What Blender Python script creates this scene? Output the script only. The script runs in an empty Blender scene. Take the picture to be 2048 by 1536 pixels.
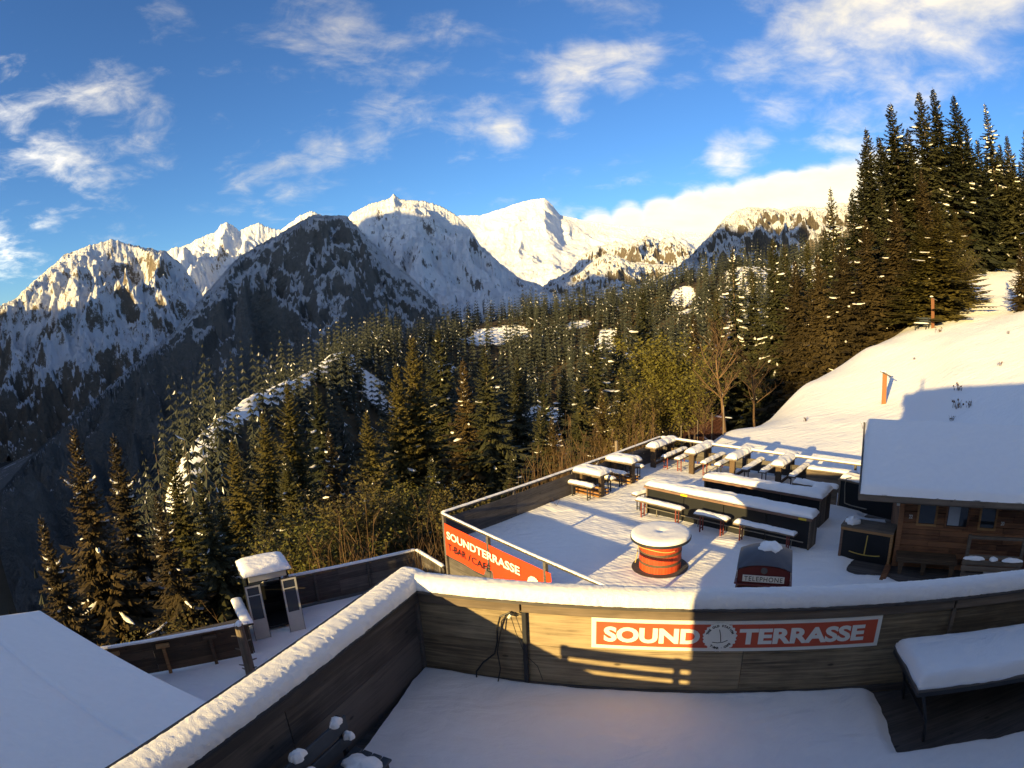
import bpy, bmesh, math, random
import numpy as np
from mathutils import Vector, Matrix
R = math.radians
rnd = random.Random(7)
scene = bpy.context.scene
col = scene.collection

# ------------------------------------------------------------------ camera (wide webcam lens, equidistant projection)
CAM_Z = 6.8                      # terrace floor is z = 0, the webcam hangs on the house above the upper deck
cam_d = bpy.data.cameras.new('camera'); cam = bpy.data.objects.new('camera', cam_d); col.objects.link(cam)
cam_d.type = 'PANO'
cam_d.panorama_type = 'FISHEYE_LENS_POLYNOMIAL'
cam_d.sensor_width = 36.0; cam_d.sensor_fit = 'HORIZONTAL'
cam_d.fisheye_fov = R(180)
cam_d.fisheye_polynomial_k0 = 0.0
cam_d.fisheye_polynomial_k1 = -1.0 / (1200.0 * 36.0 / 2048.0)
cam_d.fisheye_polynomial_k2 = 0.0; cam_d.fisheye_polynomial_k3 = 0.0; cam_d.fisheye_polynomial_k4 = 0.0
cam_d.clip_start = 0.05; cam_d.clip_end = 60000
PITCH, ROLL = R(-7.5), R(-2.6)
cam.matrix_world = Matrix.Translation((0, 0, CAM_Z)) @ Matrix.Rotation(R(90) + PITCH, 4, 'X') @ Matrix.Rotation(ROLL, 4, 'Z')
scene.camera = cam

# ------------------------------------------------------------------ sky, sun, exposure
SUN_TRAVEL, SUN_EL = 42.3, 10.3          # bearing the light travels to (from +Y clockwise), sun height
world = bpy.data.worlds.new('World'); scene.world = world; world.use_nodes = True
wn, wl = world.node_tree.nodes, world.node_tree.links
wn.clear()
def wnode(t, **k):
    n = wn.new(t)
    for a, b in k.items(): setattr(n, a, b)
    return n
def wmath(op, a, b=None, c=None, clamp=False):
    n = wnode('ShaderNodeMath', operation=op, use_clamp=clamp)
    for i, v in enumerate((a, b, c)):
        if v is None: continue
        if isinstance(v, (int, float)): n.inputs[i].default_value = v
        else: wl.new(v, n.inputs[i])
    return n.outputs[0]
sky = wnode('ShaderNodeTexSky', sky_type='NISHITA')
sky.sun_disc = False; sky.sun_elevation = R(SUN_EL); sky.sun_rotation = R(SUN_TRAVEL + 180)
sky.altitude = 1500; sky.air_density = 1.0; sky.dust_density = 1.2; sky.ozone_density = 6.0
hsv = wnode('ShaderNodeHueSaturation'); hsv.inputs['Saturation'].default_value = 1.05; hsv.inputs['Value'].default_value = 0.90; hsv.inputs['Hue'].default_value = 0.509
wl.new(sky.outputs[0], hsv.inputs['Color'])
tc = wnode('ShaderNodeTexCoord')
sep = wnode('ShaderNodeSeparateXYZ'); wl.new(tc.outputs['Generated'], sep.inputs[0])
zc = wmath('ADD', wmath('MAXIMUM', sep.outputs[2], 0.0), 0.22)
cb = wnode('ShaderNodeCombineXYZ')
wl.new(wmath('DIVIDE', sep.outputs[0], zc), cb.inputs[0]); wl.new(wmath('DIVIDE', sep.outputs[1], zc), cb.inputs[1])
cb.inputs[2].default_value = 3.7
def wnoise(scale, detail, rough, dist=0.0, src=None):
    n = wnode('ShaderNodeTexNoise'); n.inputs['Scale'].default_value = scale; n.inputs['Detail'].default_value = detail
    n.inputs['Roughness'].default_value = rough; n.inputs['Distortion'].default_value = dist
    wl.new(src or cb.outputs[0], n.inputs['Vector']); return n.outputs[0]
n_big = wnoise(1.9, 7, 0.58, 0.4)
n_fine = wnoise(7.0, 7, 0.62, 0.5)
def direction(az, el):
    a, e = R(az), R(el); return (math.sin(a) * math.cos(e), math.cos(a) * math.cos(e), math.sin(e))
# where the morning's clouds stand: bearing, height, half-width in degrees, strength
CLOUDS = [(-43, 20, 6, .05), (-40, 17.5, 5, .09), (-38, 14.5, 5, .12), (-33, 18.5, 5, .22), (-28, 20.5, 4, .2), (-52, 28, 7, .26), (-50, 22, 5, .06), (-49, 8.5, 3, .12), (-44, 9, 2.5, .1),
          (-6, 24.5, 4, .14), (-2, 24, 3, .10), (-4, 18.5, 4, .16), (-10, 18.5, 4, .16), (1, 16, 2.5, .24), (8, 22.5, 4, .24), (13, 22, 4, .24), (7, 19.5, 2.5, .22), (12, 29, 5, .26), (17, 19, 3, .2),
          (27, 20, 5, .34), (32, 23, 6, .40), (38, 25, 7, .46), (46, 26, 8, .50), (22, 13.8, 2.6, .42), (24.5, 14.3, 2.2, .32), (33, 17, 4, .24), (50, 31, 9, .5), (29, 29, 5, .28), (40, 18, 5, .26),
          (6, 6.9, 1.4, .6), (9, 6.8, 2.0, .85), (12, 7.0, 2.3, 1.0), (15, 7.2, 2.6, 1.1), (18, 7.4, 2.8, 1.2), (21, 7.7, 3.0, 1.2), (24, 8.1, 3.2, 1.25), (27, 8.6, 3.2, 1.25), (30, 8.9, 3.3, 1.25), (33, 9.2, 3.4, 1.2), (36, 9.4, 3.5, 1.1), (40, 9.5, 3.5, 1.0)]
acc = None
for az, el, w_, s_ in CLOUDS:
    dp = wnode('ShaderNodeVectorMath', operation='DOT_PRODUCT'); wl.new(tc.outputs['Generated'], dp.inputs[0]); dp.inputs[1].default_value = direction(az, el)
    mr = wnode('ShaderNodeMapRange', interpolation_type='SMOOTHSTEP'); wl.new(dp.outputs['Value'], mr.inputs[0])
    mr.inputs[1].default_value = math.cos(R(w_ * 1.25)); mr.inputs[2].default_value = 1.0; mr.inputs[3].default_value = 0.0; mr.inputs[4].default_value = s_
    acc = mr.outputs[0] if acc is None else wmath('MAXIMUM', acc, mr.outputs[0])
dens = wmath('ADD', wmath('ADD', wmath('MULTIPLY', n_big, 0.62), wmath('MULTIPLY', n_fine, 0.30)), wmath('MULTIPLY', acc, 0.40))
mask = wnode('ShaderNodeMapRange', interpolation_type='SMOOTHSTEP'); wl.new(dens, mask.inputs[0])
mask.inputs[1].default_value = 0.47; mask.inputs[2].default_value = 0.85; mask.inputs[3].default_value = 0.0; mask.inputs[4].default_value = 0.95
ccol = wnode('ShaderNodeMix', data_type='RGBA')
wl.new(wnoise(6.0, 5, 0.55, 0.2), ccol.inputs['Factor'])
ccol.inputs['A'].default_value = (2.6, 2.75, 3.0, 1); ccol.inputs['B'].default_value = (5.6, 5.2, 4.5, 1)
# sun-side clouds, out of view, boosted to fill the shade with whiter light
sdv = wnode('ShaderNodeVectorMath', operation='DOT_PRODUCT'); wl.new(tc.outputs['Generated'], sdv.inputs[0]); sdv.inputs[1].default_value = direction(SUN_TRAVEL + 180, SUN_EL)
fill_glow = wnode('ShaderNodeMapRange', interpolation_type='SMOOTHSTEP'); wl.new(sdv.outputs['Value'], fill_glow.inputs[0]); fill_glow.inputs[1].default_value = -0.25; fill_glow.inputs[2].default_value = 0.9; fill_glow.inputs[3].default_value = 1.0; fill_glow.inputs[4].default_value = 13.0
gsc = wnode('ShaderNodeVectorMath', operation='SCALE'); wl.new(ccol.outputs['Result'], gsc.inputs[0]); wl.new(fill_glow.outputs[0], gsc.inputs['Scale'])
smix = wnode('ShaderNodeMix', data_type='RGBA')
wl.new(mask.outputs[0], smix.inputs['Factor']); wl.new(hsv.outputs[0], smix.inputs['A']); wl.new(gsc.outputs[0], smix.inputs['B'])
bg = wnode('ShaderNodeBackground'); wl.new(smix.outputs['Result'], bg.inputs[0]); bg.inputs[1].default_value = 0.092
wo = wnode('ShaderNodeOutputWorld'); wl.new(bg.outputs[0], wo.inputs[0])

sun_d = bpy.data.lights.new('sun', 'SUN'); sun = bpy.data.objects.new('sun', sun_d); col.objects.link(sun)
sun_d.energy = 3.0; sun_d.angle = R(0.5); sun_d.color = (1.0, 0.80, 0.46)
sd = Vector((math.sin(R(SUN_TRAVEL)) * math.cos(R(SUN_EL)), math.cos(R(SUN_TRAVEL)) * math.cos(R(SUN_EL)), -math.sin(R(SUN_EL))))
sun.rotation_euler = sd.to_track_quat('-Z', 'Y').to_euler(); sun.location = (-20, -20, 30)

vs = scene.view_settings
vs.view_transform = 'Standard'; vs.look = 'None'; vs.gamma = 1.0; vs.exposure = 1.9; vs.use_curve_mapping = False
vs.use_white_balance = True; vs.white_balance_temperature = 9800; vs.white_balance_tint = 2   # the webcam's own warm morning balance
cy = scene.cycles
cy.use_denoising = True; cy.max_bounces = 8; cy.diffuse_bounces = 7; cy.glossy_bounces = 2; cy.transmission_bounces = 4
cy.transparent_max_bounces = 8; cy.caustics_reflective = False; cy.caustics_refractive = False; cy.sample_clamp_indirect = 6
# ------------------------------------------------------------------ numeric noise
def _hash(ix, iy, seed):
    h = (ix.astype(np.int64) * 374761393 + iy.astype(np.int64) * 668265263 + seed * 974711) & 0xffffffff
    h = ((h ^ (h >> 13)) * 1274126177) & 0xffffffff
    return ((h ^ (h >> 16)) & 0xffff) / 65535.0
def vnoise(x, y, seed=0):
    x = np.asarray(x, float); y = np.asarray(y, float)
    ix = np.floor(x); iy = np.floor(y); fx = x - ix; fy = y - iy
    fx = fx * fx * (3 - 2 * fx); fy = fy * fy * (3 - 2 * fy)
    a = _hash(ix, iy, seed); b = _hash(ix + 1, iy, seed); c = _hash(ix, iy + 1, seed); d = _hash(ix + 1, iy + 1, seed)
    return (a + (b - a) * fx) * (1 - fy) + (c + (d - c) * fx) * fy
def fbm(x, y, oct=5, seed=0, gain=.5, lac=2.07):
    s = 0; a = 1; t = 0
    for i in range(oct):
        s = s + a * (vnoise(x, y, seed + i) - .5); t += a; a *= gain; x = x * lac + 13.1; y = y * lac + 7.7
    return s / t * 2
def ridged(x, y, oct=5, seed=0, gain=.5, lac=2.1):
    s = 0; a = 1; t = 0
    for i in range(oct):
        s = s + a * (1 - abs(2 * vnoise(x, y, seed + i) - 1)); t += a; a *= gain; x = x * lac + 3.1; y = y * lac + 9.7
    return s / t

# ------------------------------------------------------------------ materials
MATS = {}
class NT:
    def __init__(self, name):
        self.m = bpy.data.materials.new(name); self.m.use_nodes = True
        self.n = self.m.node_tree.nodes; self.l = self.m.node_tree.links
        self.b = self.n['Principled BSDF']; MATS[name] = self.m
    def node(self, t, **k):
        n = self.n.new(t)
        for a, b in k.items(): setattr(n, a, b)
        return n
    def put(self, n, i, v):
        if isinstance(v, (int, float, tuple)): n.inputs[i].default_value = v
        else: self.l.new(v, n.inputs[i])
    def coord(self, kind='Object', scale=(1, 1, 1)):
        c = self.node('ShaderNodeTexCoord'); mp = self.node('ShaderNodeMapping'); self.l.new(c.outputs[kind], mp.inputs[0]); mp.inputs['Scale'].default_value = scale
        return mp.outputs[0]
    def worldpos(self, scale=(1, 1, 1)):
        g = self.node('ShaderNodeNewGeometry'); mp = self.node('ShaderNodeMapping'); self.l.new(g.outputs['Position'], mp.inputs[0]); mp.inputs['Scale'].default_value = scale
        return mp.outputs[0]
    def noise(self, vec, scale, detail=4, rough=.55, dist=0):
        n = self.node('ShaderNodeTexNoise'); self.l.new(vec, n.inputs['Vector']); n.inputs['Scale'].default_value = scale
        n.inputs['Detail'].default_value = detail; n.inputs['Roughness'].default_value = rough; n.inputs['Distortion'].default_value = dist
        return n.outputs[0]
    def math(self, op, a, b=0.0, clamp=False):
        n = self.node('ShaderNodeMath', operation=op, use_clamp=clamp); self.put(n, 0, a); self.put(n, 1, b); return n.outputs[0]
    def mix(self, f, a, b):
        n = self.node('ShaderNodeMix', data_type='RGBA'); self.put(n, 'Factor', f)
        self.put(n, 'A', a if not isinstance(a, tuple) else (*a, 1)[:4]); self.put(n, 'B', b if not isinstance(b, tuple) else (*b, 1)[:4]); return n.outputs['Result']
    def ramp(self, v, lo, hi, a=0.0, b=1.0):
        n = self.node('ShaderNodeMapRange', interpolation_type='SMOOTHSTEP'); self.put(n, 0, v); n.inputs[1].default_value = lo; n.inputs[2].default_value = hi
        n.inputs[3].default_value = a; n.inputs[4].default_value = b; return n.outputs[0]
    def color(self, v): self.put(self.b, 'Base Color', v if not isinstance(v, tuple) else (*v, 1)[:4])
    def rough(self, v): self.put(self.b, 'Roughness', v)
    def bump(self, h, strength=.3, dist=.02):
        n = self.node('ShaderNodeBump'); n.inputs['Strength'].default_value = strength; n.inputs['Distance'].default_value = dist
        self.l.new(h, n.inputs['Height']); self.l.new(n.outputs[0], self.b.inputs['Normal'])
    def spec(self, v): self.b.inputs['Specular IOR Level'].default_value = v
def plain(name, c, rough=.6, metal=0.0, var=.25, scale=8.0, spec=.4):
    t = NT(name); v = t.coord('Object'); n = t.noise(v, scale, 5, .6)
    t.color(t.mix(n, tuple(x * (1 - var) for x in c), tuple(min(1, x * (1 + var)) for x in c))); t.rough(rough); t.b.inputs['Metallic'].default_value = metal; t.spec(spec)
    return t.m
def snow_mat(name, grain=60, dist=.012, strength=.55, c=(.91, .89, .86), drift=.0, w2=1.0):
    t = NT(name); v = t.worldpos()
    n1 = t.noise(v, grain, 3, .65); n2 = t.noise(v, grain / 9, 4, .55); n3 = t.noise(t.worldpos((1, 1.8, 1)), 1.3, 4, .5, .5)
    t.color(t.mix(n2, tuple(x * .93 for x in c), c)); t.rough(.75); t.spec(.25)
    t.bump(t.math('ADD', t.math('ADD', t.math('MULTIPLY', n1, .4), t.math('MULTIPLY', n2, w2)), t.math('MULTIPLY', n3, drift)), strength, dist); return t.m
snow_mat('snow', 45, .02, .6, drift=2.0)
snow_mat('snow_grainy', 90, .03, 1.0, w2=.3)
snow_mat('snow_smooth', 55, .018, .5, drift=7.0)
def wood(name, dark, light, axis=0, grain=26, rough=.75, knots=True):
    t = NT(name); sc = [grain, grain, grain]; sc[axis] = 1.3
    v = t.coord('Object', tuple(sc)); n = t.noise(v, 1.0, 6, .62, .6)
    oi = t.node('ShaderNodeObjectInfo')
    v2 = t.coord('Object', (1.1, 1.1, 1.1)); n2 = t.noise(v2, 2.2, 3, .5)
    f = t.math('ADD', t.math('MULTIPLY', n, .75), t.math('MULTIPLY', n2, .3))
    f = t.math('ADD', f, t.math('MULTIPLY', t.math('SUBTRACT', oi.outputs['Random'], .5), .3))
    c = t.mix(t.ramp(f, .3, .75), dark, light)
    if knots:
        kv = [5, 5, 5]; kv[axis] = 2.2
        vo = t.node('ShaderNodeTexVoronoi'); t.l.new(t.coord('Object', tuple(kv)), vo.inputs['Vector']); vo.inputs['Scale'].default_value = 1.0
        k = t.ramp(vo.outputs['Distance'], .05, .13, 1, 0)
        c = t.mix(t.math('MULTIPLY', k, .75), c, tuple(x * .35 for x in dark))
    t.color(c); t.rough(rough); t.spec(.3); t.bump(n, .35, .006); return t.m
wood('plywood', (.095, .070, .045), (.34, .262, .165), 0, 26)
wood('beam_wood', (.10, .075, .055), (.20, .15, .11), 0, 20)
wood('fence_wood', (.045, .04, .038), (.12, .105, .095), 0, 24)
wood('brown_wood', (.05, .032, .02), (.12, .075, .045), 0, 24)
wood('hut_wood', (.085, .034, .018), (.29, .125, .058), 0, 22)
wood('orange_wood', (.22, .10, .04), (.42, .22, .09), 0, 20, knots=False)
wood('post_wood', (.09, .07, .05), (.2, .155, .115), 2, 22)
wood('shrine_wood', (.13, .05, .025), (.24, .10, .045), 2, 16, knots=False)
wood('counter_wood', (.11, .06, .045), (.24, .14, .10), 0, 20)
wood('bark', (.05, .036, .026), (.12, .088, .062), 2, 9, knots=False)
wood('drum_red', (.42, .045, .02), (.62, .085, .035), 2, 14, .55, knots=False)
plain('black_panel', (.010, .011, .012), .5, var=.5, scale=3, spec=.3)
plain('dark_steel', (.03, .032, .036), .45, .3, .3, 14)
plain('rail_steel', (.28, .25, .2), .4, .8)
plain('red_steel', (.17, .028, .02), .5, .0, .3, 14)
plain('dark_green_paint', (.045, .055, .065), .4, 0, .4, 10)
plain('white_paint', (.62, .62, .56), .5, 0, .08, 5)
plain('cream_panel', (.46, .45, .40), .45, .2, .1, 6)
plain('grey_metal', (.11, .12, .14), .45, .5, .2, 4)
plain('sign_red', (.52, .075, .035), .55, 0, .10, 5)
plain('banner_red', (.62, .05, .02), .6, 0, .08, 5)
plain('sign_white', (.70, .69, .62), .6, 0, .07, 6)
plain('black_print', (.012, .012, .013), .6, 0, .2, 6)
plain('phone_red', (.12, .02, .02), .35, 0, .25, 6)
plain('lead_grey', (.085, .085, .095), .55, 0, .25, 5)
plain('yellow_print', (.62, .42, .04), .5)
plain('gold_paint', (.5, .34, .08), .5)
plain('cable_black', (.008, .008, .009), .45)
plain('rope', (.55, .38, .14), .8)
plain('net_orange', (.16, .06, .04), .8)
plain('house_wall', (.34, .28, .2), .8)
plain('curtain', (.35, .38, .40), .8)
t = NT('glass'); t.color((.02, .025, .03)); t.rough(.08); t.spec(.6)
def leafmat(name, a, b, trans=.25):
    t = NT(name); v = t.worldpos(); n = t.noise(v, 1.6, 4, .6); oi = t.node('ShaderNodeObjectInfo')
    f = t.math('ADD', t.math('MULTIPLY', n, .8), t.math('MULTIPLY', oi.outputs['Random'], .35))
    t.color(t.mix(t.ramp(f, .25, .9), a, b)); t.rough(.7); t.spec(.2)
    return t.m
leafmat('spruce_needles', (.020, .024, .012), (.062, .058, .026))
leafmat('brown_needles', (.028, .021, .010), (.07, .046, .019))
leafmat('larch_needles', (.04, .038, .012), (.095, .075, .024))
leafmat('dense_needles', (.030, .022, .011), (.062, .044, .020))
leafmat('young_leaves', (.05, .055, .012), (.115, .10, .026))
leafmat('twigs', (.07, .04, .022), (.15, .09, .05))
leafmat('far_needles', (.016, .020, .016), (.042, .046, .032))
# ------------------------------------------------------------------ mesh helpers
class MB:
    def __init__(self): self.v = []; self.f = []; self.mi = []; self.cur = 0
    def add(self, vs, fs, M=None):
        o = len(self.v)
        if M is not None: vs = [tuple(M @ Vector(p)) for p in vs]
        self.v += [tuple(p) for p in vs]; self.f += [tuple(i + o for i in f) for f in fs]; self.mi += [self.cur] * len(fs); return self
    def box(self, lo, hi, M=None, bev=0.0):
        x0, y0, z0 = lo; x1, y1, z1 = hi
        if bev > 0:
            b = min(bev, (x1 - x0) / 3, (y1 - y0) / 3, (z1 - z0) / 3)
            bm = bmesh.new(); bmesh.ops.create_cube(bm, size=1)
            for v in bm.verts: v.co = Vector(((x0 + x1) / 2 + v.co.x * (x1 - x0), (y0 + y1) / 2 + v.co.y * (y1 - y0), (z0 + z1) / 2 + v.co.z * (z1 - z0)))
            bmesh.ops.bevel(bm, geom=bm.edges[:], offset=b, segments=1, affect='EDGES')
            bm.verts.index_update()
            vs = [tuple(v.co) for v in bm.verts]; fs = [tuple(v.index for v in f.verts) for f in bm.faces]; bm.free()
            return self.add(vs, fs, M)
        vs = [(x0, y0, z0), (x1, y0, z0), (x1, y1, z0), (x0, y1, z0), (x0, y0, z1), (x1, y0, z1), (x1, y1, z1), (x0, y1, z1)]
        return self.add(vs, [(3, 2, 1, 0), (4, 5, 6, 7), (0, 1, 5, 4), (1, 2, 6, 5), (2, 3, 7, 6), (3, 0, 4, 7)], M)
    def beam(self, a, b, w, h, bev=.004, up=(0, 0, 1)):
        a = Vector(a); b = Vector(b); d = b - a; L = d.length; x = d.normalized(); y = Vector(up).cross(x)
        if y.length < 1e-4: y = Vector((0, 1, 0))
        y.normalize(); z = x.cross(y)
        M = Matrix.Translation(a) @ Matrix((x, y, z)).transposed().to_4x4()
        return self.box((0, -w / 2, -h / 2), (L, w / 2, h / 2), M, bev)
    def tube(self, pts, r, n=8, cap=True):
        pts = [Vector(p) for p in pts]; rs = r if isinstance(r, (list, tuple)) else [r] * len(pts)
        vs = []; fs = []; prev = None
        for i, p in enumerate(pts):
            t = (pts[min(i + 1, len(pts) - 1)] - pts[max(i - 1, 0)]).normalized()
            if prev is None:
                u = t.cross(Vector((0, 0, 1)));
                if u.length < 1e-3: u = t.cross(Vector((1, 0, 0)))
            else: u = prev - t * prev.dot(t)
            u.normalize(); prev = u; w = t.cross(u)
            for k in range(n):
                a = 2 * math.pi * k / n; vs.append(tuple(p + (u * math.cos(a) + w * math.sin(a)) * rs[i]))
        for i in range(len(pts) - 1):
            for k in range(n):
                k2 = (k + 1) % n; fs.append((i * n + k, i * n + k2, (i + 1) * n + k2, (i + 1) * n + k))
        if cap: fs.append(tuple(range(n))[::-1]); fs.append(tuple((len(pts) - 1) * n + k for k in range(n)))
        return self.add(vs, fs)
    def lathe(self, prof, n=40, M=None):
        vs = []; fs = []
        for r, z in prof:
            for k in range(n): a = 2 * math.pi * k / n; vs.append((r * math.cos(a), r * math.sin(a), z))
        for i in range(len(prof) - 1):
            for k in range(n): k2 = (k + 1) % n; fs.append((i * n + k, i * n + k2, (i + 1) * n + k2, (i + 1) * n + k))
        fs.append(tuple(range(n))[::-1]); fs.append(tuple((len(prof) - 1) * n + k for k in range(n)))
        return self.add(vs, fs, M)
    def prism(self, poly, z0, z1, M=None):
        n = len(poly); vs = [(x, y, z0) for x, y in poly] + [(x, y, z1) for x, y in poly]
        fs = [tuple(range(n))[::-1], tuple(range(n, 2 * n))] + [(i, (i + 1) % n, n + (i + 1) % n, n + i) for i in range(n)]
        return self.add(vs, fs, M)
    def mesh(self, name, mats, smooth=False):
        me = bpy.data.meshes.new(name); me.from_pydata(self.v, [], self.f)
        for m in ([mats] if isinstance(mats, str) else mats): me.materials.append(MATS[m])
        if not isinstance(mats, str): me.polygons.foreach_set('material_index', self.mi)
        if smooth: me.polygons.foreach_set('use_smooth', [True] * len(self.f))
        me.update(); return me
    def build(self, name, mats, parent=None, loc=None, rot=None, smooth=False):
        return put(name, self.mesh(name, mats, smooth), parent, loc, rot)
def put(name, me, parent=None, loc=None, rot=None):
    o = bpy.data.objects.new(name, me); col.objects.link(o); o.parent = parent
    if loc is not None: o.location = loc
    if rot is not None: o.rotation_euler = rot
    return o
def thing(name, label, cat, loc=(0, 0, 0), rotz=0.0, group=None):
    o = bpy.data.objects.new(name, None); col.objects.link(o); o.empty_display_size = .2
    o.location = loc; o.rotation_euler = (0, 0, rotz); return tag(o, label, cat, group)
def tag(o, label, cat, group=None):
    o['label'] = label; o['category'] = cat
    if group: o['group'] = group
    return o
def struct(o): o['kind'] = 'structure'; return o
def one_box(lo, hi, bev=.004): return MB().box(lo, hi, None, bev)
def npmesh(name, V, F, mats, smooth=True, mi=None):
    me = bpy.data.meshes.new(name); V = np.asarray(V, np.float32); F = np.asarray(F, np.int32); k = F.shape[1]
    me.vertices.add(len(V)); me.vertices.foreach_set('co', V.ravel())
    me.loops.add(F.size); me.loops.foreach_set('vertex_index', F.ravel())
    me.polygons.add(len(F)); me.polygons.foreach_set('loop_start', np.arange(0, F.size, k, dtype=np.int32))
    me.polygons.foreach_set('loop_total', np.full(len(F), k, np.int32))
    for m in ([mats] if isinstance(mats, str) else mats): me.materials.append(MATS[m])
    if mi is not None: me.polygons.foreach_set('material_index', np.asarray(mi, np.int32))
    me.polygons.foreach_set('use_smooth', np.full(len(F), smooth)); me.update(calc_edges=True); me.validate(); return me
def gridfaces(n, m):
    i, j = np.meshgrid(np.arange(n - 1), np.arange(m - 1), indexing='ij'); a = (i * m + j).ravel()
    return np.stack([a, a + m, a + m + 1, a + 1], 1)
_snow_seed = [0]
def snow_slab(L, W, H, r=None, seed=None, mat='snow', wob=.028, step=.05):
    """lump of settled snow, L x W footprint centred on the origin, H high, rounded shoulders"""
    _snow_seed[0] += 1; sd = seed if seed is not None else _snow_seed[0] * 17
    r = r or min(H * 1.15, W * .48); nx = max(10, min(90, int(L / step))); ny = max(9, min(60, int(W / step)))
    def axis(n, S):
        e = min(r / S, .45); k = 5
        a = e * (1 - np.cos(np.linspace(0, math.pi / 2, k))); mid = np.linspace(e, 1 - e, n)[1:-1]
        return np.concatenate([a, mid, 1 - a[::-1]])
    u = axis(nx, L); v = axis(ny, W); U, Vv = np.meshgrid(u, v, indexing='ij')
    x = (U - .5) * L; y = (Vv - .5) * W
    cx = np.clip(np.abs(x) - (L / 2 - r), 0, None); cy_ = np.clip(np.abs(y) - (W / 2 - r), 0, None)
    dd = np.clip(np.sqrt(cx ** 2 + cy_ ** 2) / r, 0, 1.0); sq = np.where(dd > 1e-6, np.maximum(cx, cy_) / (np.sqrt(cx ** 2 + cy_ ** 2) + 1e-9), 1)
    d2 = np.clip(np.maximum(cx, cy_) / r * .5 + dd * .5, 0, 1)
    z = H * np.sqrt(np.clip(1 - d2 ** 2.2, 0, 1)) * (1 + (.10 if mat == 'snow_smooth' else .28) * fbm(x * 1.5, y * 1.9, 3, sd)) + (.006 if mat == 'snow_smooth' else .018) * fbm(x * 9, y * 9, 3, sd + 5) * (d2 < .98)
    x = x + wob * fbm(x * 5 + 9, y * 5, 2, sd + 3) * (d2 > .5); y = y + wob * fbm(x * 5, y * 5 + 4, 2, sd + 4) * (d2 > .5)
    n, m = x.shape
    V = np.stack([x.ravel(), y.ravel(), z.ravel()], 1); F = gridfaces(n, m)
    per = [i * m for i in range(n)] + [(n - 1) * m + j for j in range(1, m)] + [i * m + m - 1 for i in range(n - 2, -1, -1)] + [j for j in range(m - 2, 0, -1)]
    V2 = V[per].copy(); V2[:, 2] = -.004; o = len(V); p = len(per)
    S = np.array([[per[i], o + i, o + (i + 1) % p, per[(i + 1) % p]] for i in range(p)])[:, ::-1]
    return npmesh('snow', np.concatenate([V, V2]), np.concatenate([F, S]), mat)
def snow_dome(a, b, h, seed=1, mat='snow'):
    n, m = 22, 9; A, Q = np.meshgrid(np.linspace(0, 2 * math.pi, n + 1), np.linspace(0, 1, m), indexing='ij')
    wob = 1 + .5 * fbm(np.cos(A) * 1.9 + 5, np.sin(A) * 1.9, 4, seed)
    x = a / 2 * np.sin(Q * math.pi / 2) ** .85 * np.cos(A) * wob; y = b / 2 * np.sin(Q * math.pi / 2) ** .85 * np.sin(A) * wob
    z = h * np.cos(Q * math.pi / 2) ** .7 * (1 + .35 * fbm(x * 12, y * 12, 3, seed)) - .006 * Q
    return npmesh('snow', np.stack([x, y, z], -1).reshape(-1, 3), gridfaces(n + 1, m)[:, ::-1], mat)
def snow_rail(pts, width, H, seed=1, mat='snow', step=.06, nprof=14, edge=.02, over=.0):
    """snow lying along a rail: pts polyline (top of rail), half-round section"""
    P = np.array(pts, float); seg = np.linalg.norm(np.diff(P, axis=0), axis=1); cum = np.concatenate([[0], np.cumsum(seg)])
    n = max(6, int(cum[-1] / step)); s = np.linspace(0, cum[-1], n); C = np.stack([np.interp(s, cum, P[:, k]) for k in range(3)], 1)
    if len(P) > 2:
        k = 5
        for _ in range(2): C[1:-1] = (C[:-2] + C[1:-1] * 2 + C[2:]) / 4
    T = np.gradient(C, axis=0); T /= np.linalg.norm(T, axis=1)[:, None]; N = np.stack([T[:, 1], -T[:, 0], 0 * T[:, 0]], 1); N /= np.linalg.norm(N, axis=1)[:, None]
    a = np.linspace(0, math.pi, nprof); ca = np.sign(np.cos(a)) * np.abs(np.cos(a)) ** .75; sa = np.sin(a) ** .75
    endf = np.sqrt(np.clip(1 - (1 - np.clip(np.minimum(s, cum[-1] - s) / (H * .9), 0, 1)) ** 2, 0.02, 1))
    S2, A2 = np.meshgrid(s, np.arange(nprof), indexing='ij')
    w = width / 2 * (1 + edge / width * 2 * 1.5 * fbm(S2 * 22, A2 * .35, 3, seed)); h = H * (1 + .08 * fbm(S2 * .8, A2 * 0, 2, seed + 9) + .012 * fbm(S2 * 12, A2 * .5, 2, seed + 7) + (.045 if 'grain' in mat else .03) * fbm(S2 * 34, A2 * 1.1, 3, seed + 8)) * endf[:, None]
    V = C[:, None, :] + N[:, None, :] * (ca[None, :] * w)[..., None]
    V[..., 2] += sa[None, :] * h - over * (np.abs(ca)[None, :] > .985) * (.5 + .5 * vnoise(S2 * 14, A2, seed + 2))
    F = gridfaces(n, nprof)[:, ::-1]
    return npmesh('snow', V.reshape(-1, 3), F, mat)
def text_mesh(body, size, bold=0.0, extrude=.004, mat='sign_white', align='CENTER', spacing=1.0):
    c = bpy.data.curves.new('lettering', 'FONT'); c.body = body; c.size = size; c.align_x = align; c.align_y = 'CENTER'; c.extrude = extrude; c.offset = bold; c.space_character = spacing
    c.resolution_u = 4
    o = bpy.data.objects.new('lettering', c); col.objects.link(o); bpy.context.view_layer.update()
    dg = bpy.context.evaluated_depsgraph_get(); me = bpy.data.meshes.new_from_object(o.evaluated_get(dg)); bpy.data.objects.remove(o); bpy.data.curves.remove(c)
    me.materials.clear(); me.materials.append(MATS[mat]); return me
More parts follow.
